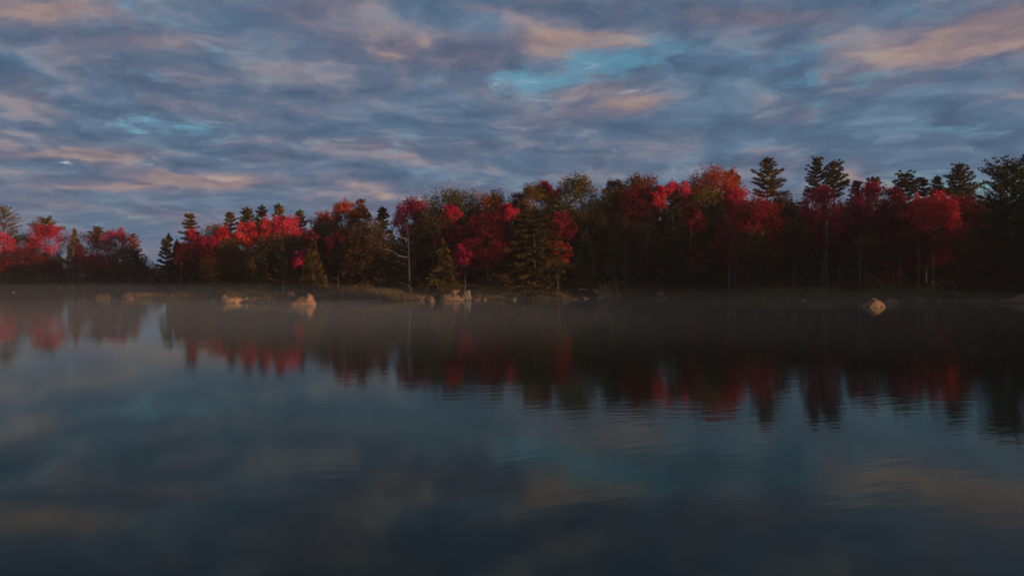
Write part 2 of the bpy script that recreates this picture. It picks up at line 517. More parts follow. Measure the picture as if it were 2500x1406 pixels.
def broadleaf(rng, root, H, zb, r, pal, leaf=0.145, n=5200, flame=0.35, bark=BARK, tr=0.16, flat=0.0, open_=0.0, lean=(0, 0), topheavy=0.0):
    """H top of crown, zb its bottom, r half width"""
    hz_ = (H - zb) / 2; zc = zb + hz_
    K = int(np.clip(26 + r * hz_ * 4.2, 26, 120))
    d = unit(rng, K)
    rad = rng.uniform(0.25, 1, K) ** (0.42 + 0.3 * open_)
    sq = 1 - 0.28 * np.clip(d[:, 2], 0, 1) ** 2
    c = np.stack([d[:, 0] * r * rad * sq, d[:, 1] * r * 0.9 * rad * sq, d[:, 2] * hz_ * rad], 1)
    c[:, :2] *= rng.uniform(0.72, 1.12, K)[:, None]
    if topheavy:
        c[:, :2] *= (1 + topheavy * c[:, 2:3] / hz_)
    c[:, 2] += zc
    cr = np.clip(0.30 * r, 0.55, 1.35)
    R3 = np.stack([cr * rng.uniform(0.7, 1.3, K)] * 3, 1)
    R3[:, 2] *= (0.75 - 0.4 * flat)
    top = (d[:, 2] > 0.25) & (rng.random(K) < flame)
    R3[top, 2] *= 1.9; R3[top, :2] *= 0.52
    c[:, 2] = np.minimum(c[:, 2], H - R3[:, 2] * 0.8)
    c[:, 0] += lean[0] * c[:, 2]; c[:, 1] += lean[1] * c[:, 2]
    per = np.maximum((n * (R3[:, 0] * R3[:, 2]) / (R3[:, 0] * R3[:, 2]).sum()).astype(int), 8)
    v, f, t = sprays(rng, c, R3, per, leaf)
    new_mesh('crown', v, f, 4, MAT[pal], root, tint=t)
    sel = rng.choice(K, min(K, 9), replace=False)
    build_trunk(rng, H, tr, 0.86, c[sel], bark, root, lean)


def pine(rng, root, H, zb, r, pal, n=5200, bark=BARK, tr=0.22, upswept=0.5, gap=0.68, blunt=0.55, droop=0.0, leaf=0.165, irregular=0.42):
    """white pine: whorls of boughs carrying flat needle plumes; r = half width of the lower live crown"""
    zs = []
    z = zb
    while z < H - 0.5:
        zs.append(z); z += gap * rng.uniform(0.7, 1.3) * (1 - 0.35 * (z - zb) / max(H - zb, 1))
    cs, rr, tgt = [], [], []
    for z in zs:
        t = (z - zb) / (H - zb)
        L = r * ((1 - t) ** blunt) * (0.78 + 0.22 * math.sin(min(t / 0.3, 1) * math.pi / 2))
        L = max(L, 0.35)
        nb = rng.integers(5, 8)
        ph = rng.uniform(0, 6.28); L *= rng.uniform(0.72, 1.12)
        for j in range(nb):
            a = ph + j * 6.283 / nb + rng.normal(0, 0.22)
            l = L * rng.uniform(1 - irregular, 1 + 0.12)
            rise = upswept * rng.uniform(0.5, 1.3) * (0.6 + 0.8 * t) - droop * (1 - t)
            m_ = max(3, int(l / 0.45))
            u = np.linspace(0.35 if l > 1.4 else 0.15, 1.0, m_)
            x = l * u; zz_ = z + l * (rise * u ** 1.7 - 0.05 * u)
            p_ = np.stack([np.cos(a) * x, np.sin(a) * x, zz_], 1)
            cs.append(p_)
            w_ = 0.12 * l + 0.22
            sz_ = np.stack([np.full(m_, w_), np.full(m_, w_), np.full(m_, 0.15 + 0.04 * l)], 1) * (0.78 - 0.1 * u[:, None])
            rr.append(sz_)
            tgt.append(p_[-1])
    # leader
    cs.append(np.stack([np.zeros(3), np.zeros(3), H - np.array([0.9, 0.55, 0.3])], 1)); rr.append(np.array([[0.35, 0.35, 0.4], [0.25, 0.25, 0.35], [0.14, 0.14, 0.3]]))
    c = np.concatenate(cs); rr = np.concatenate(rr)
    K = len(c)
    k = rng.choice(K, n, p=(rr[:, 0] + 0.1) / (rr[:, 0] + 0.1).sum())
    off = rng.normal(size=(n, 3)) * 0.55
    pos = c[k] + np.clip(off, -1.2, 1.2) * rr[k]
    out = c[k].copy(); out[:, 2] = 0
    out /= np.linalg.norm(out, axis=1)[:, None] + 1e-6
    a = out * 0.75 + rng.normal(0, 0.45, (n, 3)); a[:, 2] += 0.45
    a /= np.linalg.norm(a, axis=1)[:, None]
    b = np.cross(a, unit(rng, n)); b /= np.linalg.norm(b, axis=1)[:, None] + 1e-9
    s = leaf * rng.uniform(0.6, 1.4, n)[:, None]
    ct = rng.uniform(0.2, 0.8, K)
    v, f = quads(pos, a * s, b * s * 0.45)
    new_mesh('crown', v, f, 4, MAT[pal], root, tint=np.clip(ct[k] + rng.normal(0, 0.13, n), 0, 1))
    T = [tgt[i] for i in rng.choice(len(tgt), min(len(tgt), 26), replace=False)]
    tb = Tubes(6)
    tt = np.linspace(0, 1, 7)
    tb.add(np.stack([rng.normal(0, 0.05, 7) * tt, rng.normal(0, 0.05, 7) * tt, -0.4 + tt * (H - 0.2)], 1), tr * (1 - tt) + 0.02)
    for p_ in T:
        L_ = np.linalg.norm(p_[:2])
        u = np.linspace(0, 1, 4)[:, None]
        s_ = np.array([0, 0, max(p_[2] - upswept * L_, 0.3)])
        tb.add(s_ * (1 - u) + p_ * u - np.array([0, 0, 0.12]) * L_ * u * (1 - u), 0.05 * (1 - u[:, 0]) + 0.012)
    tb.build('trunk', bark, root)


def cedar(rng, root, H, zb, r, pal, n=5200, bark=BARK, tr=0.16, leaf=0.16, power=0.8):
    """dense narrow conifer: short drooping sprays down to the ground"""
    t = 1 - np.sqrt(rng.uniform(0, 1, n)) if power > 0.9 else rng.beta(1.0, 1.45, n)
    z = zb + (H - zb) * t
    nk = 150
    bz = zb + (H - zb) * rng.beta(1.0, 1.4, nk); ba = rng.uniform(0, 6.283, nk); bl = rng.uniform(0.72, 1.15, nk)
    k = rng.integers(0, nk, n)
    tz = (bz[k] - zb) / (H - zb)
    L = r * (1 - tz) ** power * bl[k] + 0.12
    u = rng.uniform(0.25, 1, n) ** 0.7
    ang = ba[k] + rng.normal(0, 0.26, n) / (0.4 + u)
    pos = np.stack([np.cos(ang) * L * u, np.sin(ang) * L * u, bz[k] - 0.35 * L * u + 0.12 * L * u * u + rng.normal(0, 0.14, n)], 1)
    pos[:, 2] = np.maximum(pos[:, 2], 0.05)
    a = np.stack([np.cos(ang), np.sin(ang), np.full(n, -0.45)], 1) + rng.normal(0, 0.4, (n, 3))
    a /= np.linalg.norm(a, axis=1)[:, None]
    b = np.cross(a, unit(rng, n)); b /= np.linalg.norm(b, axis=1)[:, None] + 1e-9
    s = leaf * rng.uniform(0.6, 1.4, n)[:, None]
    ct = rng.uniform(0.2, 0.8, nk)
    v, f = quads(pos, a * s, b * s * 0.55)
    new_mesh('crown', v, f, 4, MAT[pal], root, tint=np.clip(ct[k] + rng.normal(0, 0.14, n), 0, 1))
    build_trunk(rng, H, tr, 0.97, [], bark, root)


def shrub(rng, root, H, r, pal, n=2600, leaf=0.15, twigs=0):
    K = 34
    d = unit(rng, K); d[:, 2] = np.abs(d[:, 2])
    c = d * np.array([r, r * 0.8, H * 0.82]) * (rng.uniform(0.2, 1, K) ** 0.5)[:, None]
    c[:, 2] += 0.15
    R3 = np.stack([np.full(K, 0.26 * r + 0.2)] * 3, 1) * rng.uniform(0.7, 1.3, K)[:, None]; R3[:, 2] = np.minimum(R3[:, 2], H * 0.3)
    v, f, t = sprays(rng, c, R3, np.full(K, n // K), leaf)
    v[:, 2] = np.maximum(v[:, 2], 0.02)
    new_mesh('foliage', v, f, 4, MAT[pal], root, tint=t)
    T = Tubes(5)
    for i in rng.choice(K, 12, replace=False):
        u = np.linspace(0, 1, 5)[:, None]
        T.add(np.array([rng.normal(0, 0.15), rng.normal(0, 0.15), -0.1]) * (1 - u) + c[i] * u + np.array([0, 0, 0.25]) * u * (1 - u), 0.045 * (1 - u[:, 0]) + 0.012)
    T.build('stem', BARK, root)


seed = [100]


def rng_next():
    seed[0] += 1
    return np.random.default_rng(seed[0])


def tree(name, cat, kind, px, top, wpx, Y, pal, label, bot=None, group=None, **kw):
    """px, top: crown's middle and highest point in photo pixels; wpx crown width; bot: photo row of the crown's lower edge; Y distance"""
    if px > 390 and kind is not None and Y > 100.5: Y += 4.5
    x = at(px, top, Y)[0]; z = float(ground_z(x, Y))
    H = at(px, top, Y)[2] - z
    r = pxm(wpx, Y) / 2 * (1.12 if kind is broadleaf else 1.05)
    if kind is pine: kw['n'] = int(kw.get('n', 5200) * 1.25)
    if kind is broadleaf: kw['n'] = int(kw.get('n', 5200) * 1.5)
    zb = (at(px, bot, Y)[2] - z) if bot else 0.4
    zb = float(np.clip(zb, 0.3, H - 1.2))
    root = empty(name, (x, Y, z))
    tag(root, label, cat, group)
    kind(rng_next(), root, H, zb, r, pal, **kw)
    return root


B, PN, CD = broadleaf, pine, cedar
T = tree
# ---- far shore of the inlet (left)
T('pine_tree', 'pine', PN, 8, 502, 112, 180, 'litpine', 'tall lit olive pine on the far inlet shore, cut by the edge of view', bot=600)
T('maple_tree', 'maple', B, 4, 566, 62, 168, 'scarlet', 'bright scarlet maple top below the tall olive pine at the edge of view', bot=625, n=4200)
T('pine_tree', 'pine', PN, 110, 533, 78, 181, 'litpine', 'flat-topped olive pine rising behind a two-tone red maple', bot=575, blunt=0.45)
T('broadleaf_tree', 'tree', B, 60, 570, 66, 174, 'olive', 'dull olive bushy tree between two bright red maples on the inlet shore', bot=640)
T('maple_tree', 'maple', B, 120, 551, 92, 170, 'crimson', 'broad crimson maple in front of the flat-topped pine', bot=625, n=6000)
T('maple_tree', 'maple', B, 62, 606, 90, 165, 'maroon', 'low dim red maple with layered leaves at the foot of the olive tree', bot=668, flat=0.5)
T('maple_tree', 'maple', B, 108, 618, 70, 164, 'maroon', 'dusky red maple under the broad crimson maple', bot=668, flat=0.5)
T('spruce_tree', 'spruce', CD, 181, 556, 42, 168, 'litpine', 'small pointed olive spruce beside a pale birch stem', bot=640)
T('maple_tree', 'maple', B, 218, 570, 86, 170, 'maroon', 'wide wine-red maple with a flat top between spruce and crimson maple', bot=650, n=5500)
T('pine_tree', 'pine', PN, 238, 552, 42, 180, 'litpine', 'small olive pine peeping over the wine-red maple', bot=590)
T('maple_tree', 'maple', B, 284, 557, 64, 168, 'crimson', 'bright crimson maple with spiky top near the inlet gap', bot=628, n=5000)
T('pine_tree', 'pine', PN, 325, 569, 52, 170, 'rust', 'small rust-tinged pine next to the gap of low sky', bot=650)
T('maple_tree', 'maple', B, 235, 620, 80, 163, 'magenta', 'low purple-red maple beneath the wine-red maple', bot=662, flat=0.5)
T('maple_tree', 'maple', B, 20, 628, 60, 164, 'maroon', 'dim red maple low at the edge of view on the inlet shore', bot=670)
T('broadleaf_tree', 'tree', B, 310, 600, 74, 160, 'brown', 'dull brown tree under the spiky crimson maple', bot=678)

# ---- mainland, left half
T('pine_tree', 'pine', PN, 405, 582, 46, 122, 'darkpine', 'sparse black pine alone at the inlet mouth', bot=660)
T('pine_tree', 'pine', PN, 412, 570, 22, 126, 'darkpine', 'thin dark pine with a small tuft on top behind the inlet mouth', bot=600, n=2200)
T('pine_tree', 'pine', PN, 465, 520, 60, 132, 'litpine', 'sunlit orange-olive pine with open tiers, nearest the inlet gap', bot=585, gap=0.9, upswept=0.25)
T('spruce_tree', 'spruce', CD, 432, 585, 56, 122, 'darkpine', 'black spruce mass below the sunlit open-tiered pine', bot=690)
T('maple_tree', 'maple', B, 470, 560, 56, 124, 'crimson', 'crimson maple top beneath the open-tiered pine', bot=640)
T('broadleaf_tree', 'tree', B, 528, 549, 86, 130, 'olivered', 'rounded olive tree with orange patches left of the pine trio', bot=640)
T('maple_tree', 'maple', B, 547, 556, 40, 121, 'crimson', 'small bright crimson maple in front of the rounded olive tree', bot=600, n=3600)
T('maple_tree', 'maple', B, 510, 580, 60, 119, 'magenta', 'purple-red maple low between two crimson maples', bot=640)
T('pine_tree', 'pine', PN, 562, 519, 40, 137, 'litpine', 'shortest of the row of olive pines above the red maples', bot=560)
T('pine_tree', 'pine', PN, 603, 504, 48, 137, 'pine', 'broad dark-sided pine of the row above the red maples', bot=560)
T('pine_tree', 'pine', PN, 639, 499, 36, 138, 'litpine', 'rounded narrow pine in the middle of the row of pines', bot=560, blunt=0.4)
T('pine_tree', 'pine', PN, 680, 495, 46, 136, 'litpine', 'pine with upswept curved branches at the end of the row', bot=555, upswept=0.6, gap=0.75)
T('maple_tree', 'maple', B, 605, 545, 62, 122, 'scarlet', 'brilliant red maple with a forked top under the broad pine', bot=605, n=5600)
T('maple_tree', 'maple', B, 645, 538, 66, 128, 'rust', 'orange-brown tree behind the two brightest red maples', bot=600)
T('maple_tree', 'maple', B, 692, 532, 92, 121, 'scarlet', 'brightest wide scarlet maple, domed above a brown tree', bot=600, n=7200, flame=0.5)
T('broadleaf_tree', 'tree', B, 690, 575, 112, 112, 'brown', 'round brown-topped tree standing in front of the brightest scarlet maple', bot=668, n=6500)
T('pine_tree', 'pine', PN, 732, 511, 46, 134, 'pine', 'small olive-green pine behind the domed scarlet maple', bot=570)
T('maple_tree', 'maple', B, 790, 513, 54, 134, 'redorange', 'small orange-red crown with pale gaps between two taller trees', bot=580, open_=0.7, n=3600)
T('broadleaf_tree', 'tree', B, 795, 535, 76, 128, 'green', 'dark green tree below the small orange-red crown', bot=640)
T('broadleaf_tree', 'tree', B, 841, 483, 58, 122, 'orange', 'tall rust-orange tree standing above its neighbours', bot=600, n=5600)
T('broadleaf_tree', 'tree', B, 880, 486, 36, 122, 'rust', 'slim orange-brown tree joined to the tall rust-orange one', bot=570, n=3400, open_=0.5)
T('pine_tree', 'pine', PN, 933, 504, 48, 122, 'pine', 'dark green pine with a notched top before the magenta maple', bot=570)
T('maple_tree', 'maple', B, 762, 562, 40, 116, 'magenta', 'small purple-pink maple squeezed behind the brown-topped tree', bot=620, n=3000)
T('maple_tree', 'maple', B, 825, 572, 56, 108, 'scarlet', 'bright red maple next to the black thicket', bot=615, n=4800)
T('broadleaf_tree', 'tree', B, 822, 600, 42, 107, 'redorange', 'glowing orange-red foliage low beside the black thicket', bot=655, n=3400)
T('maple_tree', 'maple', B, 745, 606, 66, 107, 'crimson', 'low red maple with layered sprays beside the brown-topped tree', bot=662, flat=0.6, n=3600, open_=0.5)
T('maple_tree', 'maple', B, 780, 585, 70, 112, 'maroon', 'dim dark red maple between the low layered maple and bright one', bot=660)
T('spruce_tree', 'spruce', CD, 605, 600, 54, 108, 'brown', 'grey-brown conifer standing forward of the maroon thicket', bot=690)
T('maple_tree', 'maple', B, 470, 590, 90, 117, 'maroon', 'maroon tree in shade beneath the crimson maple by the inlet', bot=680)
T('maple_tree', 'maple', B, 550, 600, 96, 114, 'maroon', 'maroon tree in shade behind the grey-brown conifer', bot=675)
T('spruce_tree', 'spruce', CD, 655, 575, 52, 116, 'darkpine', 'near-black spruce between grey-brown conifer and brown-topped tree', bot=690)

# ---- middle
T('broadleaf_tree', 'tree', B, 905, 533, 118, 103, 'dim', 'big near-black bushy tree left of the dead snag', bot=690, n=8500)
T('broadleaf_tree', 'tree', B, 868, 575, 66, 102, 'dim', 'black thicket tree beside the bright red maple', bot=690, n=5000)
T('maple_tree', 'maple', B, 1003, 486, 88, 112, 'magenta', 'magenta-topped maple above the dead snag', bot=580, n=6000, flame=0.5)
T('broadleaf_tree', 'tree', B, 1112, 463, 156, 116, 'green', 'broad spreading green tree with a long level crown', bot=560, n=8500, flame=0.15)
T('broadleaf_tree', 'tree', B, 1062, 500, 110, 108, 'brown', 'dull brown tree under the left end of the broad green crown', bot=620)
T('maple_tree', 'maple', B, 1100, 500, 50, 108, 'crimson', 'small crimson crown in front of the broad green tree', bot=545, n=3000)
T('maple_tree', 'maple', B, 1205, 470, 96, 113, 'olivered', 'mottled red and olive tree next to the broad green crown', bot=570, n=6500, flame=0.5)
T('maple_tree', 'maple', B, 1108, 552, 84, 101, 'maroon', 'magenta maple upper spray in the shaded middle of the woods', bot=605, n=4200)
T('maple_tree', 'maple', B, 1135, 585, 46, 100, 'magenta', 'hanging magenta branches low beside the grey-green cedar', bot=648, n=2600, open_=0.4)
T('cedar_tree', 'cedar', CD, 1082, 585, 88, 99, 'pine', 'grey-green cedar rising behind the long flat slab of rock', bot=705, n=7000)
T('maple_tree', 'maple', B, 1190, 515, 100, 106, 'maroon', 'dark maroon maple left of the great layered hemlock', bot=660, n=6500)
T('maple_tree', 'maple', B, 1237, 500, 44, 108, 'crimson', 'small vivid red patch of maple over the dark maroon one', bot=540, n=2800)
T('broadleaf_tree', 'tree', B, 1266, 470, 46, 114, 'rust', 'narrow orange-brown tree between mottled tree and olive crown', bot=560, n=3600)
T('broadleaf_tree', 'tree', B, 1308, 448, 92, 111, 'olive', 'olive-gold crown standing over the great layered hemlock', bot=560, n=6500)
T('maple_tree', 'maple', B, 1326, 444, 32, 115, 'magenta', 'magenta tip poking out above the olive-gold crown', bot=480, n=1800)
T('maple_tree', 'maple', B, 1350, 457, 44, 118, 'magenta', 'thin purple-red crown between olive-gold and dark green trees', bot=500, n=2400)
T('maple_tree', 'maple', B, 1366, 512, 62, 101, 'dusk', 'red maple showing beside the upper boughs of the hemlock', bot=590, n=4200)
T('maple_tree', 'maple', B, 1362, 590, 62, 100, 'dusk', 'lower red maple showing beside the hemlock skirt', bot=645, n=3600, flat=0.4)
T('hemlock_tree', 'hemlock', PN, 1305, 502, 172, 98, 'pine', 'great layered hemlock with drooping boughs down to the waterside', bot=715, n=19000, upswept=0.02, droop=0.12, gap=0.8, blunt=0.40, irregular=0.22)
T('broadleaf_tree', 'tree', B, 1415, 428, 112, 110, 'green', 'tall dark green tree with ragged leafy top beside the olive-gold crown', bot=560, n=8000)
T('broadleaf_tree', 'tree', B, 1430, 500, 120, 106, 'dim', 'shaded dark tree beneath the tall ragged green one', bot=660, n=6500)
T('cedar_tree', 'cedar', CD, 1430, 560, 92, 101, 'green', 'dull green cedar right of the hemlock skirt', bot=705, n=6500)
T('cedar_tree', 'cedar', CD, 1505, 520, 80, 103, 'green', 'tall shaded cedar behind the driftwood roots', bot=700, n=6500)
T('broadleaf_tree', 'tree', B, 1500, 437, 56, 114, 'olive', 'olive tree with small pointed top beside the golden crown', bot=540, n=4200)
T('broadleaf_tree', 'tree', B, 1556, 428, 112, 112, 'olivered', 'broad golden-olive crown with even dome', bot=545, n=8000, flame=0.15)
T('maple_tree', 'maple', B, 1560, 457, 96, 107, 'maroon', 'dusky red maple in front of the golden-olive dome', bot=550, n=5200)
T('maple_tree', 'maple', B, 1608, 455, 44, 107, 'scarlet', 'small bright red crown between golden dome and dark spruce', bot=510, n=2800)
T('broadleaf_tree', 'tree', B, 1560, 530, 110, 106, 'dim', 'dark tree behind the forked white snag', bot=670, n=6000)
T('maple_tree', 'maple', B, 1656, 441, 66, 111, 'scarlet', 'bright scarlet rounded crown beside the big orange maple', bot=505, n=4600)
T('spruce_tree', 'spruce', CD, 1650, 462, 96, 103, 'darkpine', 'tall dark spruce with pointed top under the scarlet rounded crown', bot=690, n=8500, power=0.62)
T('maple_tree', 'maple', B, 1690, 500, 60, 104, 'maroon', 'dusky red maple right behind the tall dark spruce', bot=570, n=3600)
T('maple_tree', 'maple', B, 1738, 409, 128, 115, 'redorange', 'big orange-red maple, highest of the autumn crowns', bot=520, n=9000, flame=0.45)
T('broadleaf_tree', 'tree', B, 1786, 415, 38, 120, 'olive', 'narrow olive crown behind the shoulder of the big orange maple', bot=480, n=2600)
T('broadleaf_tree', 'tree', B, 1720, 455, 90, 109, 'green', 'dark green tree below the big orange maple', bot=560, n=5200)
T('maple_tree', 'maple', B, 1848, 475, 122, 103, 'dusk', 'large dusky red maple glowing along its sunward side', bot=655, n=9500, flame=0.3)
T('maple_tree', 'maple', B, 1796, 462, 60, 108, 'scarlet', 'red maple top between big orange maple and large dusky red one', bot=520, n=3600)
T('maple_tree', 'maple', B, 1782, 524, 84, 100, 'dusk', 'sparse pinkish-red sapling with layered leaves over pale stems', bot=650, n=1700, open_=1.0, flat=0.85)
T('maple_tree', 'maple', B, 1697, 600, 46, 100.4, 'dusk', 'thin red sapling with loose low sprays in front of the dark spruce', bot=685, n=420, open_=1.0, flat=0.8, tr=0.045)
T('spruce_tree', 'spruce', CD, 1720, 545, 80, 104, 'darkpine', 'shaded spruce between the thin red sapling and pinkish sapling', bot=690, n=6000)
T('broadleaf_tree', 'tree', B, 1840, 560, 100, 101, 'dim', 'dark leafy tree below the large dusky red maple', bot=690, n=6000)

# ---- right
T('pine_tree', 'pine', PN, 1875, 383, 104, 118, 'litpine', 'tall broad pine with stacked tiers, alone against the sky', bot=480, n=7500, blunt=0.75, gap=0.75)
T('broadleaf_tree', 'tree', B, 1925, 470, 70, 112, 'brown', 'dull brown-green crown at the foot of the tall stacked pine', bot=560, n=4500)
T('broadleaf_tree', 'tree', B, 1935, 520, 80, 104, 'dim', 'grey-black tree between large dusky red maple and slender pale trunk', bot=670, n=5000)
T('pine_tree', 'pine', PN, 1993, 382, 62, 120, 'pine', 'slimmer of the twin dark pines, ragged on one side', bot=480, n=5200, blunt=0.5)
T('pine_tree', 'pine', PN, 2037, 391, 78, 119, 'pine', 'wider of the twin dark pines with bushy boughs', bot=480, n=6200, blunt=0.5)
T('maple_tree', 'maple', B, 2012, 457, 96, 105, 'crimson', 'crimson maple with a glowing tip below the twin pines', bot=600, n=7000, bark=BARKP, topheavy=0.15)
T('pine_tree', 'pine', PN, 2092, 440, 40, 120, 'pine', 'stunted pine with bare gaps between twin pines and dark crimson crown', bot=500, n=2600)
T('pine_tree', 'pine', PN, 2131, 430, 56, 116, 'pine', 'small spreading pine topping the dark crimson maple', bot=480, n=3600, upswept=0.5)
T('maple_tree', 'maple', B, 2122, 446, 92, 108, 'magenta', 'dark crimson-purple maple below the small spreading pine', bot=600, n=7000)
T('maple_tree', 'maple', B, 2182, 454, 76, 106, 'dusk', 'red maple lit at its shoulder next to the blunt dark tree', bot=600, n=5600)
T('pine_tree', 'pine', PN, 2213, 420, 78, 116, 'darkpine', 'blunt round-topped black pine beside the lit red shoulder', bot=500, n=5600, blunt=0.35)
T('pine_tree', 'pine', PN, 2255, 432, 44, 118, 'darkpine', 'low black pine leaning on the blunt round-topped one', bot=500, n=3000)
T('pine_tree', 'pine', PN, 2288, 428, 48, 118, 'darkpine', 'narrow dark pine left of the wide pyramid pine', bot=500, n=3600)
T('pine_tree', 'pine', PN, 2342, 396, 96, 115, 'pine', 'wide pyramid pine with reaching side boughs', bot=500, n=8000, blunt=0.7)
T('maple_tree', 'maple', B, 2280, 473, 112, 101, 'scarlet', 'orange-red maple with a long bright crest over a pale birch trunk', bot=565, n=6500)
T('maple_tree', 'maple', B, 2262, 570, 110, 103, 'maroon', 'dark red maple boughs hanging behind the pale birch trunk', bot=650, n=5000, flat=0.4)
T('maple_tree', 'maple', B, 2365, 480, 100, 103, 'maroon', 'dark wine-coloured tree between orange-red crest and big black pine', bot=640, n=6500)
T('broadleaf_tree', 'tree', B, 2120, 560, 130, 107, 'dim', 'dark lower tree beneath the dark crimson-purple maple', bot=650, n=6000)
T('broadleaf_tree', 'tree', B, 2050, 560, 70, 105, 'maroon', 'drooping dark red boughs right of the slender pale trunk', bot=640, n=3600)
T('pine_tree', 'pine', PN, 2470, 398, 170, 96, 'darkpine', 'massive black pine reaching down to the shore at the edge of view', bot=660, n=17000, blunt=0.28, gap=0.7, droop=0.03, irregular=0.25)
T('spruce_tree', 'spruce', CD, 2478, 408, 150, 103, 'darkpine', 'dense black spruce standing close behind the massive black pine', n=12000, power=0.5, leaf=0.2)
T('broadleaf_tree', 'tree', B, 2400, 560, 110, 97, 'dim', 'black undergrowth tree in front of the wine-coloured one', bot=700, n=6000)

# ---- trees deeper in the woods, seen only as darkness between the front ones
SKY = [(-400, 560), (0, 610), (330, 625), (380, 668), (420, 645), (470, 600), (560, 575), (700, 565), (850, 540), (960, 550), (1050, 510), (1300, 500), (1500, 475), (1700, 475), (1900, 480), (2100, 478), (2500, 470), (3000, 460)]
SKX = [a for a, _ in SKY]; SKYY = [b for _, b in SKY]
proto = []
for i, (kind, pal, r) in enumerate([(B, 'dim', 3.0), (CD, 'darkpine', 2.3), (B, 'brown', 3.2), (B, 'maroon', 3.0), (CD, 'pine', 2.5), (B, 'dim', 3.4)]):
    rt = empty('forest_tree', (0, 0, 0))
    kind(rng_next(), rt, 12.0, 0.7 if kind is B else 0.3, r, pal, n=4200, leaf=0.19)
    tag(rt, 'shaded tree deep in the woods behind the front row', 'tree', 'shaded trees deep in the woods')
    proto.append(rt)
rf = np.random.default_rng(77)
used = set()
count = 0
for row, (dy, step) in enumerate([(19, 56), (28, 52), (37, 48), (46, 46)]):
    px = -120 + row * 21
    while px < 2680:
        Y0 = float(np.interp(px, SP, SD)) + dy + rf.uniform(-3, 4)
        if px < 400: Y0 += 2
        top = float(np.interp(px, SKX, SKYY)) + rf.uniform(2, 62 - row * 12)
        a = at(px, top, Y0)
        z = float(ground_z(a[0], Y0))
        H = a[2] - z
        if H > 2.0:
            k = int(rf.integers(0, 6))
            src = proto[k]
            if k not in used: o = src; used.add(k); kids = []
            else:
                o = src.copy(); col.objects.link(o); kids = list(src.children)
                for ch in kids:
                    cc = ch.copy(); col.objects.link(cc); cc.parent = o
            s = H / 12.0
            o.location = (a[0], Y0, z); o.scale = (s * rf.uniform(0.95, 1.35) if s > 0.5 else s * 1.7, max(s, 0.7), s)
            o.rotation_euler = (0, 0, rf.uniform(0, 6.28))
            count += 1
        px += step * rf.uniform(0.75, 1.25) * (100 / Y0) ** 0.5

# ---- unseen trees added on a sunward shore, shaped to keep the lower woods in shade
def copy_tree(src):
    o = src.copy(); col.objects.link(o)
    for ch in src.children:
        cc = ch.copy(); col.objects.link(cc); cc.parent = o
    return o


SUNNY = [tuple(on_water(*p_)[:2]) for p_ in ((2131, 749), (1080, 733), (1120, 733), (1215, 729), (560, 739), (741, 745))]  # rocks kept sunlit by gaps left in the unseen trees
for row in range(2):
    y_ = 92.0 - row * 2
    while y_ > -6:
        xr = float(np.interp(y_, [-200, -60, 0, 40, 60, 75, 90], [125, 110, 104, 98, 92, 84, 74])) + 4 + row * 6 + rf.uniform(-1.5, 1.5)
        dense = y_ > 8
        h_ = rf.uniform(14, 18.5) if y_ > 58 else rf.uniform(18, 23) if y_ > 30 else rf.uniform(22, 26) if dense else rf.uniform(10, 15)
        sx_, sy_ = math.sin(R(SUN_AZ)), math.cos(R(SUN_AZ))
        open_gap = any(abs((xr - a_) * sy_ - (y_ - b_) * sx_) < 0.24 * h_ for a_, b_ in SUNNY)
        if not open_gap:
            o = copy_tree(proto[int(rf.integers(0, 6))])
            tag(o, 'unseen tree added on the sunward shore to cast shade', 'tree', 'shade trees on the sunward shore')
            s = h_ / 12.0
            o.location = (xr, y_, float(ground_z(xr, y_))); o.scale = (s * 0.85, s * 0.85, s); o.rotation_euler = (0, 0, rf.uniform(0, 6.28))
        y_ -= rf.uniform(3.6, 5.2) if dense else rf.uniform(7, 11)

# ---- shrubs
def bush(px, base, top, wpx, pal, label, Y=None, n=2400, cat='shrub'):
    Yv = Y + (5.5 if px > 420 else 0)
    x = at(px, base, Yv)[0]; z = float(ground_z(x, Yv))
    H = max(at(px, top, Yv)[2] - z, 0.4)
    rt = empty('shrub', (x, Yv, z)); tag(rt, label, cat)
    shrub(rng_next(), rt, H, pxm(wpx, Yv) / 2, pal, n=n)
    return rt


bush(358, 690, 612, 74, 'brown', 'big rounded brown shrub filling the low gap by the inlet', Y=158, n=5200)
bush(378, 690, 620, 30, 'pale', 'thin pale twiggy shrub catching light beside the black pine', Y=156, n=700)
bush(395, 695, 650, 40, 'brown', 'reddish brown shrub at the foot of the black pine', Y=140, n=2200)
bush(1130, 712, 690, 40, 'olive', 'tawny bush of dry stems above the long rock slab', Y=97.5, n=1500)
bush(1440, 730, 700, 60, 'brown', 'dull brown bush at the waterside left of the driftwood', Y=99, n=2000)
bush(1545, 725, 695, 50, 'dim', 'dark bush behind the small orange rocks', Y=104, n=2000)
bush(1660, 725, 690, 70, 'dim', 'dark bush right of the round tan boulder', Y=104, n=2200)
bush(1900, 728, 680, 70, 'dim', 'dark bush on the shaded bank behind the pointed white stone', Y=99, n=2200)
bush(2070, 728, 690, 70, 'dim', 'dark bush on the bank behind the big speckled boulder', Y=99, n=2200)
bush(2340, 728, 690, 90, 'dim', 'dark bush on the bank before the black undergrowth tree', Y=95, n=2600)
bush(2470, 730, 640, 110, 'brown', 'brown-black bush under the massive edge pine', Y=92, n=3600)
bush(930, 705, 660, 100, 'dim', 'low black bush beneath the dead snag', Y=99, n=3000)
bush(1215, 715, 660, 70, 'dim', 'dark bush between cedar and hemlock', Y=101, n=2600)
bush(1000, 715, 672, 60, 'dim', 'black bush beside the arched pale branch', Y=98.5, n=2400)
bush(1470, 722, 660, 70, 'green', 'low green bush behind the driftwood roots', Y=102, n=2400)
bush(1780, 722, 685, 80, 'dim', 'dark bush at the foot of the pinkish sapling', Y=101, n=2400)
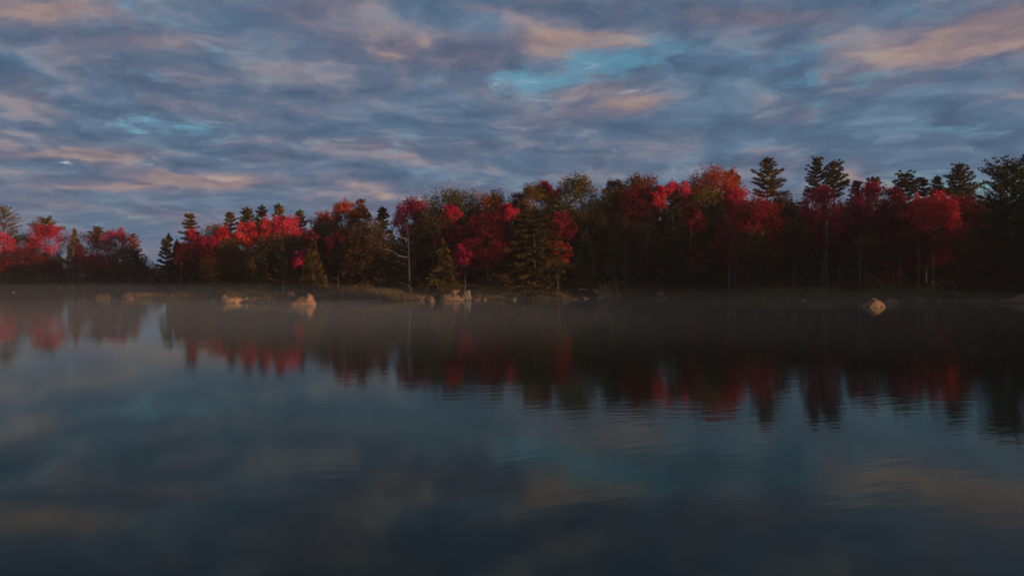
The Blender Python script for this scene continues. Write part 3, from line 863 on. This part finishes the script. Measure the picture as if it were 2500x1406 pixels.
bush(760, 700, 668, 80, 'brown', 'low brown bush behind the peaked boulder', Y=103, n=2400)
bush(560, 700, 660, 90, 'dim', 'low dark bush in front of the maroon shade trees', Y=109, n=2600)
bush(150, 690, 655, 90, 'dim', 'low dark bush among the inlet tree stems', Y=166, n=2600)
bush(50, 690, 655, 80, 'dim', 'low dark bush at the near end of the inlet trees', Y=166, n=2600)
bush(260, 690, 655, 90, 'dim', 'low dark bush by the leaning inlet trunk', Y=166, n=2600)

# ---- bare trunks, saplings and snags
def bare(name, label, px, top, bottom, Y, r=0.06, mat=BARKP, bend=0.0, cat='bare tree', fork=None, twigs=3, group=None):
    """standing stem between two photo rows"""
    a = at(px, bottom, Y); b = at(px + bend, top, Y)
    z = float(ground_z(a[0], Y))
    rt = empty(name, (a[0], Y, z)); tag(rt, label, cat, group)
    rng = rng_next()
    H = b[2] - z; dx = b[0] - a[0]
    u = np.linspace(0, 1, 9)
    pts = np.stack([dx * u + rng.normal(0, 0.035, 9) * u, rng.normal(0, 0.05, 9) * u, -0.35 + u * (H + 0.35)], 1)
    tb = Tubes(7); tb.add(pts, r * (1 - 0.62 * u)); tb.build('stem', mat, rt)
    for i in range(twigs):
        br = Tubes(5)
        t = rng.uniform(0.35, 0.98); s = np.array([np.interp(t, u, pts[:, j]) for j in range(3)])
        an = rng.uniform(0, 6.28); L = rng.uniform(0.25, 0.8) * (0.5 + 0.05 * H)
        e = s + np.array([math.cos(an) * L, math.sin(an) * L, rng.uniform(-0.1, 0.7) * L])
        w_ = np.linspace(0, 1, 4)[:, None]
        br.add(s * (1 - w_) + e * w_, r * 0.3 * (1 - w_[:, 0]) + 0.008); br.build('branch', mat, rt)
    if fork:
        br = Tubes(5)
        t, fx, fz = fork
        s = np.array([np.interp(t, u, pts[:, j]) for j in range(3)])
        e = s + np.array([fx, 0.1, fz]); w_ = np.linspace(0, 1, 4)[:, None]
        br.add(s * (1 - w_) + e * w_ + np.array([0.12, 0, 0]) * w_ * (1 - w_), r * 0.7 * (1 - w_[:, 0]) + 0.012); br.build('branch', mat, rt)
    return rt


bare('birch_tree', 'pale birch stem beneath the small pointed olive spruce', 179, 605, 690, 163, r=0.17)
bare('leaning_tree', 'thin trunk leaning over below the spiky crimson maple', 268, 640, 690, 162, r=0.11, bend=20, mat=BARKP)
for p_ in (131, 152, 213, 233, 258, 15, 50):
    bare('bare_tree', 'thin dim trunk among the inlet trees', p_, 632, 690, 165 + (p_ % 5), r=0.12, mat=BARK, group='thin dim trunks among the inlet trees', twigs=1)
bare('pale_snag', 'short pale broken stem at the foot of the black spruce mass', 443, 640, 690, 118, r=0.13)
bare('dead_sapling', 'crooked grey sapling left of the taller waterside poles', 632, 684, 722, 92, r=0.05, mat=WOOD)
bare('dead_sapling', 'straight pale pole standing in marsh grass near the crooked sapling', 648, 668, 712, 97, r=0.06)
bare('dead_sapling', 'dark thin pole between the straight pale pole and red rock', 692, 684, 735, 89, r=0.05, mat=WOOD, twigs=5)
bare('dead_sapling', 'tall pale pole rising behind the small reddish rock', 718, 664, 722, 94, r=0.05)
bare('birch_tree', 'short bright birch stem at the base of the brown-topped tree', 695, 655, 700, 107, r=0.08, bend=-3)
bare('dead_sapling', 'mossy forked post standing in the water off the peaked boulder', 839, 700, 744, 85.5, r=0.08, mat=WOOD, fork=(0.55, -0.28, 0.85), twigs=0)
bare('dead_sapling', 'slim pale stick standing near small stones past the forked post', 886, 690, 733, 90, r=0.045)
for p_, t_ in ((770, 668), (797, 665), (825, 668), (735, 670), (672, 674), (585, 676)):
    bare('dead_sapling', 'faint thin stick standing in the marsh grass', p_, t_, 705, 102, r=0.035, mat=WOOD, twigs=0, group='faint thin sticks standing in the marsh grass')
bare('birch_tree', 'long slender pale trunk under the crimson maple with the glowing tip', 2020, 535, 700, 100, r=0.11, bend=-2)
bare('birch_tree', 'bright pale birch trunk beneath the orange-red crest', 2243, 590, 705, 97.5, r=0.11, bend=-2)
bare('birch_tree', 'paired pale stem on the near side of the pinkish sapling', 1779, 615, 705, 99.5, r=0.10)
bare('birch_tree', 'curved grey stem sharing its root with the paired pale stem', 1793, 620, 705, 99.8, r=0.09, bend=6)
bare('bare_tree', 'tall dim trunk halfway between the slender trunk and bright birch', 2098, 565, 705, 103, r=0.11, bend=4, mat=BARKP)
bare('bare_tree', 'leaning dead trunk at the bank before the black undergrowth', 2334, 690, 728, 93, r=0.07, bend=-4, mat=WOOD)
bare('bare_tree', 'short dark post on the bank under the massive edge pine', 2418, 705, 730, 91, r=0.06, mat=WOOD)
for i_, p_ in enumerate((1940, 1962, 1978, 2003, 2045, 2060, 2113, 2121, 2165, 2198, 1812, 1826, 1850, 1873)):
    bare('bare_tree', 'thin dim trunk in the shaded woods behind the bank', p_, 590 + (p_ * 7) % 60, 705, 102 + (p_ % 4), r=0.075, mat=BARK if i_ % 3 else BARKP, group='thin dim trunks in the shaded woods', twigs=2)
bare('birch_tree', 'short whitish stem in the shaded cedars above the driftwood', 1531, 572, 640, 101, r=0.05, twigs=2)
bare('dead_sapling', 'dead standing pole with stubs rising from the driftwood roots', 1500, 640, 722, 100.5, r=0.07, mat=WOOD, twigs=9)

# forked white snag
a = at(1578, 700, 102); z = float(ground_z(a[0], 102))
rt = empty('dead_snag', (a[0], 102, z)); tag(rt, 'forked whitish snag with thin rising limbs against the dark trees', 'snag')
def wp(px, py, Y, o): return at(px, py, Y) - np.array(o)
o_ = (a[0], 102, z)
def limb(tb, pl, Y, r0, r1, o):
    pts = np.array([wp(x_, y_, Y + dy_, o) for x_, y_, dy_ in pl])
    k_ = 7; s = np.linspace(0, len(pts) - 1, k_)
    pp = np.stack([np.interp(s, np.arange(len(pts)), pts[:, j]) for j in range(3)], 1)
    tb.add(pp, np.linspace(r0, r1, k_))
tb = Tubes(7); limb(tb, [(1578, 705, 0), (1580, 640, 0), (1582, 590, 0), (1590, 545, 0.2), (1592, 520, 0.3)], 102, 0.085, 0.025, o_); tb.build('stem', BARK, rt)
for pl in ([(1580, 600, 0), (1572, 612, -0.3), (1566, 622, -0.5)], [(1582, 580, 0), (1574, 600, 0.3), (1566, 615, 0.5)], [(1582, 590, 0), (1578, 565, 0.2), (1579, 545, 0.3)], [(1584, 570, 0), (1594, 545, -0.3), (1600, 528, -0.5)]):
    tb = Tubes(5); limb(tb, pl, 102, 0.055, 0.015, o_); tb.build('branch', BARKP, rt)

# big dead conifer with whitish limbs sloping down to one side
Y1 = 99.5
a = at(1000, 700, Y1); z = float(ground_z(a[0], Y1)); o_ = (a[0], Y1, z)
rt = empty('dead_snag', o_); tag(rt, 'dead conifer with long bare whitish limbs reaching out to one side', 'snag')
tb = Tubes(8); limb(tb, [(1000, 703, 0), (998, 640, 0), (997, 590, 0), (994, 555, 0.1), (990, 530, 0.2)], Y1, 0.15, 0.04, o_); tb.build('stem', BARK, rt)
for (y0, x1, y1, dy_, r_) in ((584, 948, 570, -0.6, 0.036), (603, 941, 593, 0.5, 0.03), (617, 962, 600, -0.9, 0.022), (629, 928, 606, -0.3, 0.04), (634, 950, 622, 0.6, 0.02),
                              (648, 944, 634, -0.8, 0.026), (664, 958, 655, 0.4, 0.02), (596, 1012, 590, 0.4, 0.022), (574, 1019, 556, -0.3, 0.026), (553, 972, 541, 0.3, 0.024), (616, 1009, 606, -0.6, 0.018)):
    tb = Tubes(5)
    x0 = 996
    rgl = rng_next()
    f1, f2 = rgl.uniform(0.25, 0.4), rgl.uniform(0.6, 0.75)
    k1 = (x0 + (x1 - x0) * f1, y0 + (y1 - y0) * f1 + rgl.uniform(-2.5, 2.5), dy_ * f1)
    k2 = (x0 + (x1 - x0) * f2, y0 + (y1 - y0) * f2 + rgl.uniform(-3, 3), dy_ * f2)
    limb(tb, [(x0, y0, 0), k1, k2, (x1, y1 + rgl.uniform(-2, 2), dy_)], Y1, r_, 0.008, o_)
    for kk in range(3):
        b_ = k2 if rgl.random() < 0.6 else k1
        limb(tb, [b_, (b_[0] + np.sign(x1 - x0) * rgl.uniform(4, 12), b_[1] + rgl.uniform(-9, 6), b_[2] + rgl.uniform(-0.5, 0.5))], Y1, r_ * 0.5, 0.006, o_)
    tb.build('branch', SILVER if r_ > 0.035 else BARKP, rt)

# arched pale branch
Y1 = 97
a = at(1005, 708, Y1); z = float(ground_z(a[0], Y1)); o_ = (a[0], Y1, z)
rt = empty('dead_branch', o_); tag(rt, 'pale arched dead branch lying on the bank right of the dead conifer', 'branch')
tb = Tubes(6); limb(tb, [(1006, 716, 0), (1000, 700, 0), (990, 694, 0.1), (978, 690, 0.2)], Y1, 0.06, 0.03, o_); tb.build('bough', BARKP, rt)
tb = Tubes(5); limb(tb, [(997, 697, 0), (1001, 693, 0), (1004, 692, 0)], Y1, 0.03, 0.012, o_); tb.build('twig', BARKP, rt)

# driftwood root tangle
Y1 = 98.5
a = at(1485, 725, Y1); z = float(ground_z(a[0], Y1)); o_ = (a[0], Y1, z)
rt = empty('driftwood', o_); tag(rt, 'washed-up driftwood tangle of grey upright roots at the waterside', 'driftwood')
rgd = rng_next()
for i in range(15):
    x0 = 1462 + i * 3.4 + rgd.normal(0, 2); x1 = x0 + rgd.normal((i - 7) * 1.2, 5)
    tb = Tubes(5); limb(tb, [(x0, 727, rgd.normal(0, 0.4)), ((x0 + x1) / 2 + rgd.normal(0, 2), 712, rgd.normal(0, 0.3)), (x1, rgd.uniform(686, 704), rgd.normal(0, 0.5))], Y1, rgd.uniform(0.05, 0.1), 0.02, o_)
    tb.build('root', WOOD, rt)
tb = Tubes(6); limb(tb, [(1478, 697, 0.3), (1490, 690, 0.1), (1505, 686, 0), (1530, 689, -0.3)], Y1, 0.08, 0.03, o_); tb.build('bough', WOOD, rt)
tb = Tubes(6); limb(tb, [(1508, 722, 0.2), (1505, 704, 0), (1500, 688, 0)], Y1, 0.07, 0.03, o_); tb.build('bough', WOOD, rt)
tb = Tubes(6); limb(tb, [(1412, 705, 0.3), (1435, 706, 0.3), (1455, 714, 0.1)], Y1, 0.05, 0.02, o_); tb.build('bough', WOOD, rt)

# ------------------------------------------------------------------ rocks
def ico(sub):
    import bmesh
    bm = bmesh.new(); bmesh.ops.create_icosphere(bm, subdivisions=sub, radius=1.0)
    v = np.array([x.co[:] for x in bm.verts]); f = np.array([[x.index for x in p.verts] for p in bm.faces]); bm.free()
    return v, f


ICO3, ICO2 = ico(4), ico(2)


def rock(px, base, wpx, hpx, mat, label, shape='boulder', Y=None, group=None, name='rock', depth=0.8, prof=None):
    P_ = on_water(px, base) if Y is None else at(px, base, Y)
    Yv = P_[1]; x = P_[0]
    zg = max(float(ground_z(x, Yv)), -0.05)
    wx, h = pxm(wpx, Yv) / 2, pxm(hpx, Yv)
    top = P_[2] + h if Y is not None else h
    h = max(top - zg, 0.08)
    rng = rng_next()
    v, f = ICO3 if wpx > 16 else ICO2
    v = v.copy()
    # cut flat faces, then roughen
    p_ = 4.0 if shape == 'slab' else 1.0
    if shape == 'slab':
        e = 0.30
        v = np.sign(v) * np.abs(v) ** e
        v = v / np.maximum(np.abs(v).max(), 1e-6)
        v *= np.array([1, 1, 1])
    for _ in range({'slab': 4, 'boulder': 11, 'peak': 12, 'flat': 8, 'notch': 6}[shape]):
        n_ = unit(rng, 1)[0]; n_[2] = abs(n_[2]) * (0.5 if shape != 'flat' else 1)
        n_ /= np.linalg.norm(n_)
        d_ = rng.uniform(0.62, 0.86) if shape != 'slab' else rng.uniform(1.0, 1.25)
        dist = v @ n_ - d_
        v = np.where(dist[:, None] > 0, v - n_ * dist[:, None] * 0.9, v)
    ph = rng.uniform(0, 6.28, (7, 3)); fr = rng.normal(0, 1, (7, 3)) * np.array([2, 2, 2.5, 4, 5, 8, 9])[:, None]
    dsp = sum(np.sin(v @ fr[i] + ph[i, 0]) * a_ for i, a_ in enumerate((0.08, 0.07, 0.06, 0.055, 0.05, 0.04, 0.035)))
    v = v * (1 + dsp[:, None])
    lo, hi = v.min(0), v.max(0)
    v = (v - (lo + hi) / 2) / ((hi - lo) / 2)
    if shape == 'peak':
        v[:, 0] *= 1 - 0.42 * np.clip(v[:, 2], 0, 1) ** 2; v[:, 1] *= 1 - 0.4 * np.clip(v[:, 2], 0, 1)
        v[:, 0] += 0.22 * np.clip(v[:, 2], 0, 1)
        v[:, 2] *= np.where(v[:, 0] < -0.2, 1 - 0.45 * np.clip((-0.2 - v[:, 0]) / 0.35, 0, 1), 1)
    if shape == 'notch':
        v = np.sign(v) * np.abs(v) ** 0.62
        v[:, 2] -= 0.42 * np.exp(-((v[:, 0] + 0.05) / 0.3) ** 2) * (v[:, 2] > 0) * np.abs(v[:, 2])
        v[:, 2] += np.where(v[:, 2] > 0, -0.16 * v[:, 0], 0)
    v[:, 2] = np.where(v[:, 2] < -0.15, -0.15 + (v[:, 2] + 0.15) * 0.35, v[:, 2])
    if prof:
        v[:, :2] = np.sign(v[:, :2]) * np.abs(v[:, :2]) ** 0.7
        v[:, 2] = np.where(v[:, 2] > 0, v[:, 2] ** 0.45, v[:, 2])
        px_, pz_ = zip(*prof)
        fy = 1 - 0.35 * np.abs(v[:, 1]) ** 2
        jag = 1 + 0.09 * np.sin(v[:, 0] * 9 + ph[0, 0]) + 0.07 * np.sin(v[:, 0] * 17 + v[:, 1] * 5 + ph[1, 0]) + 0.06 * np.sin(v[:, 1] * 11 + ph[2, 0])
        v[:, 2] = np.where(v[:, 2] > 0, v[:, 2] * np.interp(v[:, 0], px_, pz_) * fy * jag, v[:, 2])
    zt = v[:, 2].max()
    v = v * np.array([wx, max(wx * depth, 0.12), h / zt])
    o = new_mesh(name, v, f, 3, ROCK[mat], smooth=False)
    o.location = (x, Yv, zg)
    o.rotation_euler = (0, 0, 0)
    tag(o, label, 'rock', group)
    return o


rock(567, 739, 50, 20, 'tan', 'blocky orange-tan boulder with a dip in its top, at the grassy point', 'boulder', prof=[(-1, .75), (-.85, 1), (-.6, .86), (-.2, .62), (0, .6), (.5, .72), (.8, .76), (.95, .5), (1, .3)])
rock(601, 738, 20, 13, 'grey', 'rounded grey stone leaning by the dipped boulder', 'boulder')
rock(611, 740, 26, 5, 'red', 'low flat stone at the foot of the rounded grey stone', 'flat')
rock(637, 738, 26, 9, 'red', 'flat pinkish wedge of rock between dipped boulder and peaked boulder', 'flat', prof=[(-1, .1), (-.5, .5), (.2, .9), (.6, 1), (.9, .7), (1, .3)])
rock(664, 738, 22, 6, 'grey', 'small mossy low rock past the pinkish wedge', 'flat')
rock(685, 739, 22, 6, 'red', 'low dark rock just short of the peaked boulder', 'flat')
rock(704, 738, 16, 6, 'tan', 'small pale rock touching the side of the peaked boulder', 'boulder')
rock(709, 724, 22, 14, 'red', 'rounded pinkish rock behind the peaked boulder', 'boulder', Y=91)
rock(741, 745, 66, 29, 'tan', 'large peaked orange boulder standing in the shallows', 'boulder', prof=[(-1, .1), (-.8, .34), (-.52, .5), (-.44, .62), (-.1, .75), (.1, .86), (.3, .97), (.5, 1), (.62, .88), (.74, .6), (.94, .4), (1, .1)])
rock(781, 735, 24, 4, 'tan', 'thin flat stone trailing from the peaked boulder', 'flat')
rock(546, 737, 16, 5, 'grey', 'small low stone on the far side of the dipped boulder', 'flat')
rock(520, 736, 18, 4, 'grey', 'dark low stone on the tip of the grassy point', 'flat')
rock(868, 732, 38, 9, 'red', 'low dull red rock beyond the forked post', 'flat')
rock(902, 734, 14, 6, 'grey', 'small light stone at the waterline past the dull red rock', 'boulder')
rock(921, 733, 12, 4, 'grey', 'tiny flat stone between two light stones', 'flat')
rock(935, 732, 12, 6, 'tan', 'small pale stone below the black bushy tree', 'boulder')
rock(979, 731.5, 9, 4, 'grey', 'tiny dark stone below the dead conifer', 'boulder')
rock(994, 731.5, 12, 5, 'grey', 'little light stone below the arched branch', 'boulder')
rock(1031, 732, 24, 9, 'tan', 'low tan stone short of the long slab', 'boulder')
rock(1052, 736.5, 24, 14, 'tan', 'squat orange stone in the water beside the long slab', 'boulder')
rock(1103, 733, 74, 14, 'tan', 'long flat orange rock slab lying at the waterline', 'boulder', prof=[(-1, .8), (-.9, 1), (.4, .92), (.6, .75), (.8, .42), (1, .2)])
rock(1110, 720, 36, 13, 'red', 'reddish mound of rock behind the long slab', 'boulder', Y=96)
rock(1140, 724, 28, 16, 'grey', 'jagged mossy rock heaped behind the end of the long slab', 'boulder', Y=95.5)
rock(1154, 726, 14, 9, 'tan', 'small round tan stone past the end of the long slab', 'boulder')
rock(1172, 729, 20, 7, 'red', 'low brown stone between the slab and a cluster of stones', 'flat')
rock(1192, 728, 20, 9, 'red', 'reddish stone starting the cluster below the dark maroon maple', 'boulder')
rock(1211, 729, 24, 12, 'tan', 'biggest tan stone of the cluster below the dark maroon maple', 'boulder')
rock(1226, 729, 13, 10, 'tan', 'small upright tan stone ending the cluster', 'boulder')
rock(1252, 730, 22, 20, 'grey', 'pointed grey-tan rock at the edge of the hemlock', 'peak')
rock(1271, 731, 16, 8, 'tan', 'small rounded stone leaning on the pointed grey-tan rock', 'boulder')
rock(1322, 728.5, 6, 3, 'pale', 'tiny pale stone in the water below the hemlock', 'boulder')
rock(1440, 726, 40, 12, 'grey', 'dull wide rock beside the driftwood tangle', 'flat')
rock(1485, 727, 14, 4, 'grey', 'flat grey stone under the driftwood tangle', 'flat')
rock(1509, 727, 14, 9, 'tan', 'small orange stone beneath the driftwood bough', 'boulder')
rock(1520, 725, 14, 12, 'tan', 'angular bright-edged orange stone next to the driftwood', 'boulder')
rock(1613, 726, 28, 15, 'tan', 'round tan boulder alone by the shaded bank', 'boulder')
rock(1768, 724, 7, 4, 'grey', 'tiny stone below the pinkish sapling', 'boulder')
rock(1812, 736, 6, 3.5, 'pale', 'tiny white stone tip farthest from the pointed white one', 'boulder')
rock(1922, 731, 4.5, 6.5, 'pale', 'thin pointed white stone standing out of the water', 'peak')
rock(1961, 736, 10, 4, 'pale', 'flat whitish stone tip beside the pointed white stone', 'flat')
rock(2131, 749, 52, 22, 'tan', 'big speckled tan boulder standing in the water', 'boulder', depth=0.7, prof=[(-1, .06), (-.7, .36), (-.4, .6), (-.1, .86), (.15, 1), (.3, .96), (.6, .76), (.85, .45), (1, .1)])
rock(2175, 740, 40, 13, 'red', 'low reddish rock just behind the big speckled boulder', 'boulder', prof=[(-1, .2), (-.5, .6), (-.1, 1), (.4, .8), (.8, .5), (1, .1)])
rock(2400, 736, 26, 4, 'grey', 'long thin flat stone at the shaded shore', 'flat')
rock(2448, 739, 26, 9, 'red', 'low reddish rubble stone near the edge of view', 'boulder')
rock(2481, 739, 46, 21, 'red', 'broken red-brown rock heaped at the edge of view', 'boulder', prof=[(-1, .15), (-.5, .5), (0, .62), (.4, .76), (.7, 1), (.9, .8), (1, .5)])
rock(395, 727, 54, 6, 'tan', 'long low orange ledge on the marshy spit', 'flat', Y=101)
rock(411, 727, 14, 5, 'tan', 'small bright stone lying on the low orange ledge', 'boulder', Y=99.5)
rock(318, 729, 22, 4, 'red', 'small reddish ledge at the thin end of the spit', 'flat', Y=98.5)
rock(254, 728, 7, 4, 'pale', 'tiny bright stone at the tip of the spit', 'boulder')
rock(178, 701.5, 12, 5, 'tan', 'rounded tan stone on the far inlet shore', 'boulder')
rock(144, 701.5, 10, 2.5, 'pale', 'flat pale stone on the far inlet shore', 'flat')
rock(200, 701.5, 9, 2, 'grey', 'tiny flat stone past the rounded stone of the inlet', 'flat')
rock(263, 700, 8, 4, 'tan', 'small stone below the leaning inlet trunk', 'boulder')
rock(318, 699.5, 8, 3, 'tan', 'small stone below the big brown shrub', 'boulder')
rock(33, 714, 8, 3, 'pale', 'tiny pale stone out in the inlet water', 'boulder')
rg = np.random.default_rng(9)
for i in range(64):
    px_ = rg.choice([rg.uniform(490, 960), rg.uniform(490, 960), rg.uniform(1020, 1290), rg.uniform(1400, 1660), rg.uniform(2180, 2500)])
    d_ = float(np.interp(px_, SP, SD)) + rg.uniform(-0.6, 0.8)
    x_ = (px_ - 1250) / F * d_
    py_ = 703 + 1 + (CAM_H / d_) * F - 48
    rock(px_, py_, rg.uniform(8, 21), rg.uniform(3, 7), rg.choice(['grey', 'red', 'tan', 'tan']), 'small dull stone lying along the waterline', 'boulder', Y=d_, group='small dull stones along the waterline')

# ------------------------------------------------------------------ marsh grass and undergrowth
def land_points(rng, n, d0, d1, p0, p1, power=1.0):
    px = rng.uniform(p0, p1, n); d = d0 + (d1 - d0) * rng.random(n) ** power
    Yv = np.interp(px, SP, SD) + d
    return (px - 1250) / F * Yv, Yv


def grass_mat(name, lo, mid, hi): return foliage_mat(name, lo, mid, hi, 0.3)


GR = grass_mat('marsh_grass', (0.056, 0.046, 0.017), (0.142, 0.108, 0.039), (0.25, 0.180, 0.074))
rg = np.random.default_rng(21)
xs_, ys_ = [], []
for (n_, d0, d1, p0, p1) in ((26000, 0.4, 20, 440, 1060), (16000, 0.2, 10, -300, 440), (18000, 0.3, 14, 1060, 1700), (22000, 0.3, 15, 1700, 2700)):
    a_, b_ = land_points(rg, n_, d0, d1, p0, p1, 0.9); xs_.append(a_); ys_.append(b_)
px_ = rg.uniform(120, 560, 12000); yy_ = np.interp(px_, [90, 250, 380, 480, 560], [97, 98, 102, 99, 94]) + rg.normal(0, 2.5, 12000)
xs_.append((px_ - 1250) / F * yy_); ys_.append(yy_)
gx, gy = np.concatenate(xs_), np.concatenate(ys_)
gz = ground_z(gx, gy)
dens = np.sin(gx * 0.31 + gy * 0.2) + np.sin(gx * 0.83 - gy * 0.55 + 1) + np.sin(gx * 0.13 + 2.2)
ok = (gz > 0.06) & (dens + rg.normal(0, 0.8, len(gx)) > -1.0)
gx, gy, gz, dens = gx[ok], gy[ok], gz[ok], dens[ok]
n = len(gx)
hh = np.clip(0.38 + 0.13 * dens, 0.15, 0.9) * rg.uniform(0.5, 1.35, n)
an = rg.uniform(0, math.pi, n); wd = rg.uniform(0.025, 0.06, n)
bx, by = np.cos(an) * wd, np.sin(an) * wd
lx, ly = rg.normal(0, 0.18, n) * hh, rg.normal(0, 0.18, n) * hh
v = np.stack([np.stack([gx - bx, gy - by, gz - 0.03], 1), np.stack([gx + bx, gy + by, gz - 0.03], 1), np.stack([gx + lx, gy + ly, gz + hh], 1)], 1).reshape(-1, 3)
go = new_mesh('marsh_grass', v, np.arange(3 * n), 3, GR, tint=np.clip(0.5 + 0.1 * dens + rg.normal(0, 0.18, n), 0, 1))
tag(go, 'dull olive marsh grass along the bank', 'grass', kind='stuff')

# low ferns and fallen twigs on the forest floor
xs_, ys_ = [], []
for (n_, d0, d1, p0, p1) in ((30000, 9, 26, 440, 2700), (10000, 4, 18, -300, 440)):
    a_, b_ = land_points(rg, n_, d0, d1, p0, p1); xs_.append(a_); ys_.append(b_)
gx, gy = np.concatenate(xs_), np.concatenate(ys_)
gz = ground_z(gx, gy); ok = gz > 0.3; gx, gy, gz = gx[ok], gy[ok], gz[ok]
n = len(gx)
lump = 0.55 + 0.35 * (np.sin(gx * 0.9 + gy * 0.4) + np.sin(gx * 0.37 - gy * 0.8))
c = np.stack([gx, gy, gz + rg.uniform(0, 1, n) * np.clip(lump, 0.15, 1.3)], 1)
a_ = unit(rg, n) * rg.uniform(0.08, 0.2, n)[:, None]; b_ = np.cross(a_, unit(rg, n)) * 0.8
v, f = quads(c, a_, b_)
uo = new_mesh('undergrowth', v, f, 4, MAT['dim'], tint=rg.uniform(0.1, 0.9, n))
tag(uo, 'dark undergrowth of ferns on the forest floor', 'undergrowth', kind='stuff')

# ------------------------------------------------------------------ mist lying on the lake
MISTS = [  # px, distance, half length x, half depth y, half height, density
    (60, 125, 80, 44, 3.2, 0.0007),
    (250, 74, 54, 54, 2.6, 0.0024),
    (330, 48, 26, 34, 1.4, 0.0034),
    (120, 54, 30, 38, 1.5, 0.0030),
    (700, 78, 46, 46, 2.4, 0.0007),
    (760, 54, 28, 30, 1.1, 0.0024),
    (1200, 80, 60, 46, 2.4, 0.0005),
    (1330, 64, 24, 26, 1.3, 0.0014),
    (1620, 54, 20, 24, 1.0, 0.0010),
    (1900, 78, 46, 44, 2.2, 0.0005),
    (1890, 66, 20, 22, 1.2, 0.0010),
    (2300, 60, 30, 30, 1.1, 0.0009),
    (470, 82, 16, 9, 1.5, 0.0018), (1010, 72, 14, 10, 1.2, 0.0018), (1180, 60, 12, 9, 0.9, 0.0018), (1480, 76, 16, 9, 1.3, 0.0014),
    (620, 48, 14, 10, 0.8, 0.0018), (2080, 86, 14, 7, 1.3, 0.0016), (230, 44, 14, 9, 0.8, 0.0020),
]
iv, if_ = ico(4)
for i, (px_, d_, rx_, ry_, rz_, dn) in enumerate(MISTS):
    m = bpy.data.materials.new('lake_mist'); m.use_nodes = True
    nt = m.node_tree; nt.nodes.clear()
    pv = nt.nodes.new('ShaderNodeVolumePrincipled'); pv.inputs['Color'].default_value = (0.80, 0.87, 0.97, 1)
    pv.inputs['Density'].default_value = dn * 0.42; pv.inputs['Anisotropy'].default_value = 0.0
    om = nt.nodes.new('ShaderNodeOutputMaterial'); nt.links.new(pv.outputs[0], om.inputs['Volume'])
    o = new_mesh('mist', iv * np.array([rx_, ry_, rz_]), if_, 3, m, smooth=True)
    o.location = ((px_ - 1250) / F * d_, d_, 0.0)
    tag(o, 'thin bank of mist lying on the lake', 'mist', kind='stuff')

# ------------------------------------------------------------------ haze: the morning air itself
m = bpy.data.materials.new('haze_air'); m.use_nodes = True
nt = m.node_tree; nt.nodes.clear()
pv = nt.nodes.new('ShaderNodeVolumePrincipled'); pv.inputs['Color'].default_value = (0.95, 0.92, 0.88, 1)
pv.inputs['Density'].default_value = 0.00022
om = nt.nodes.new('ShaderNodeOutputMaterial'); nt.links.new(pv.outputs[0], om.inputs['Volume'])
bx = [(x_, y_, z_) for z_ in (-3.5, 34.0) for x_, y_ in ((-260, -90), (260, -90), (260, 260), (-260, 260))]
o = new_mesh('haze', bx, [0, 3, 2, 1, 4, 5, 6, 7, 0, 1, 5, 4, 1, 2, 6, 5, 2, 3, 7, 6, 3, 0, 4, 7], 4, m)
tag(o, 'thin warm haze over the lake and woods', 'haze', kind='stuff')

print('trees deep:', count, 'objects:', len(bpy.data.objects), 'tris:', sum(len(o.data.polygons) * 2 for o in bpy.data.objects if o.type == 'MESH'))
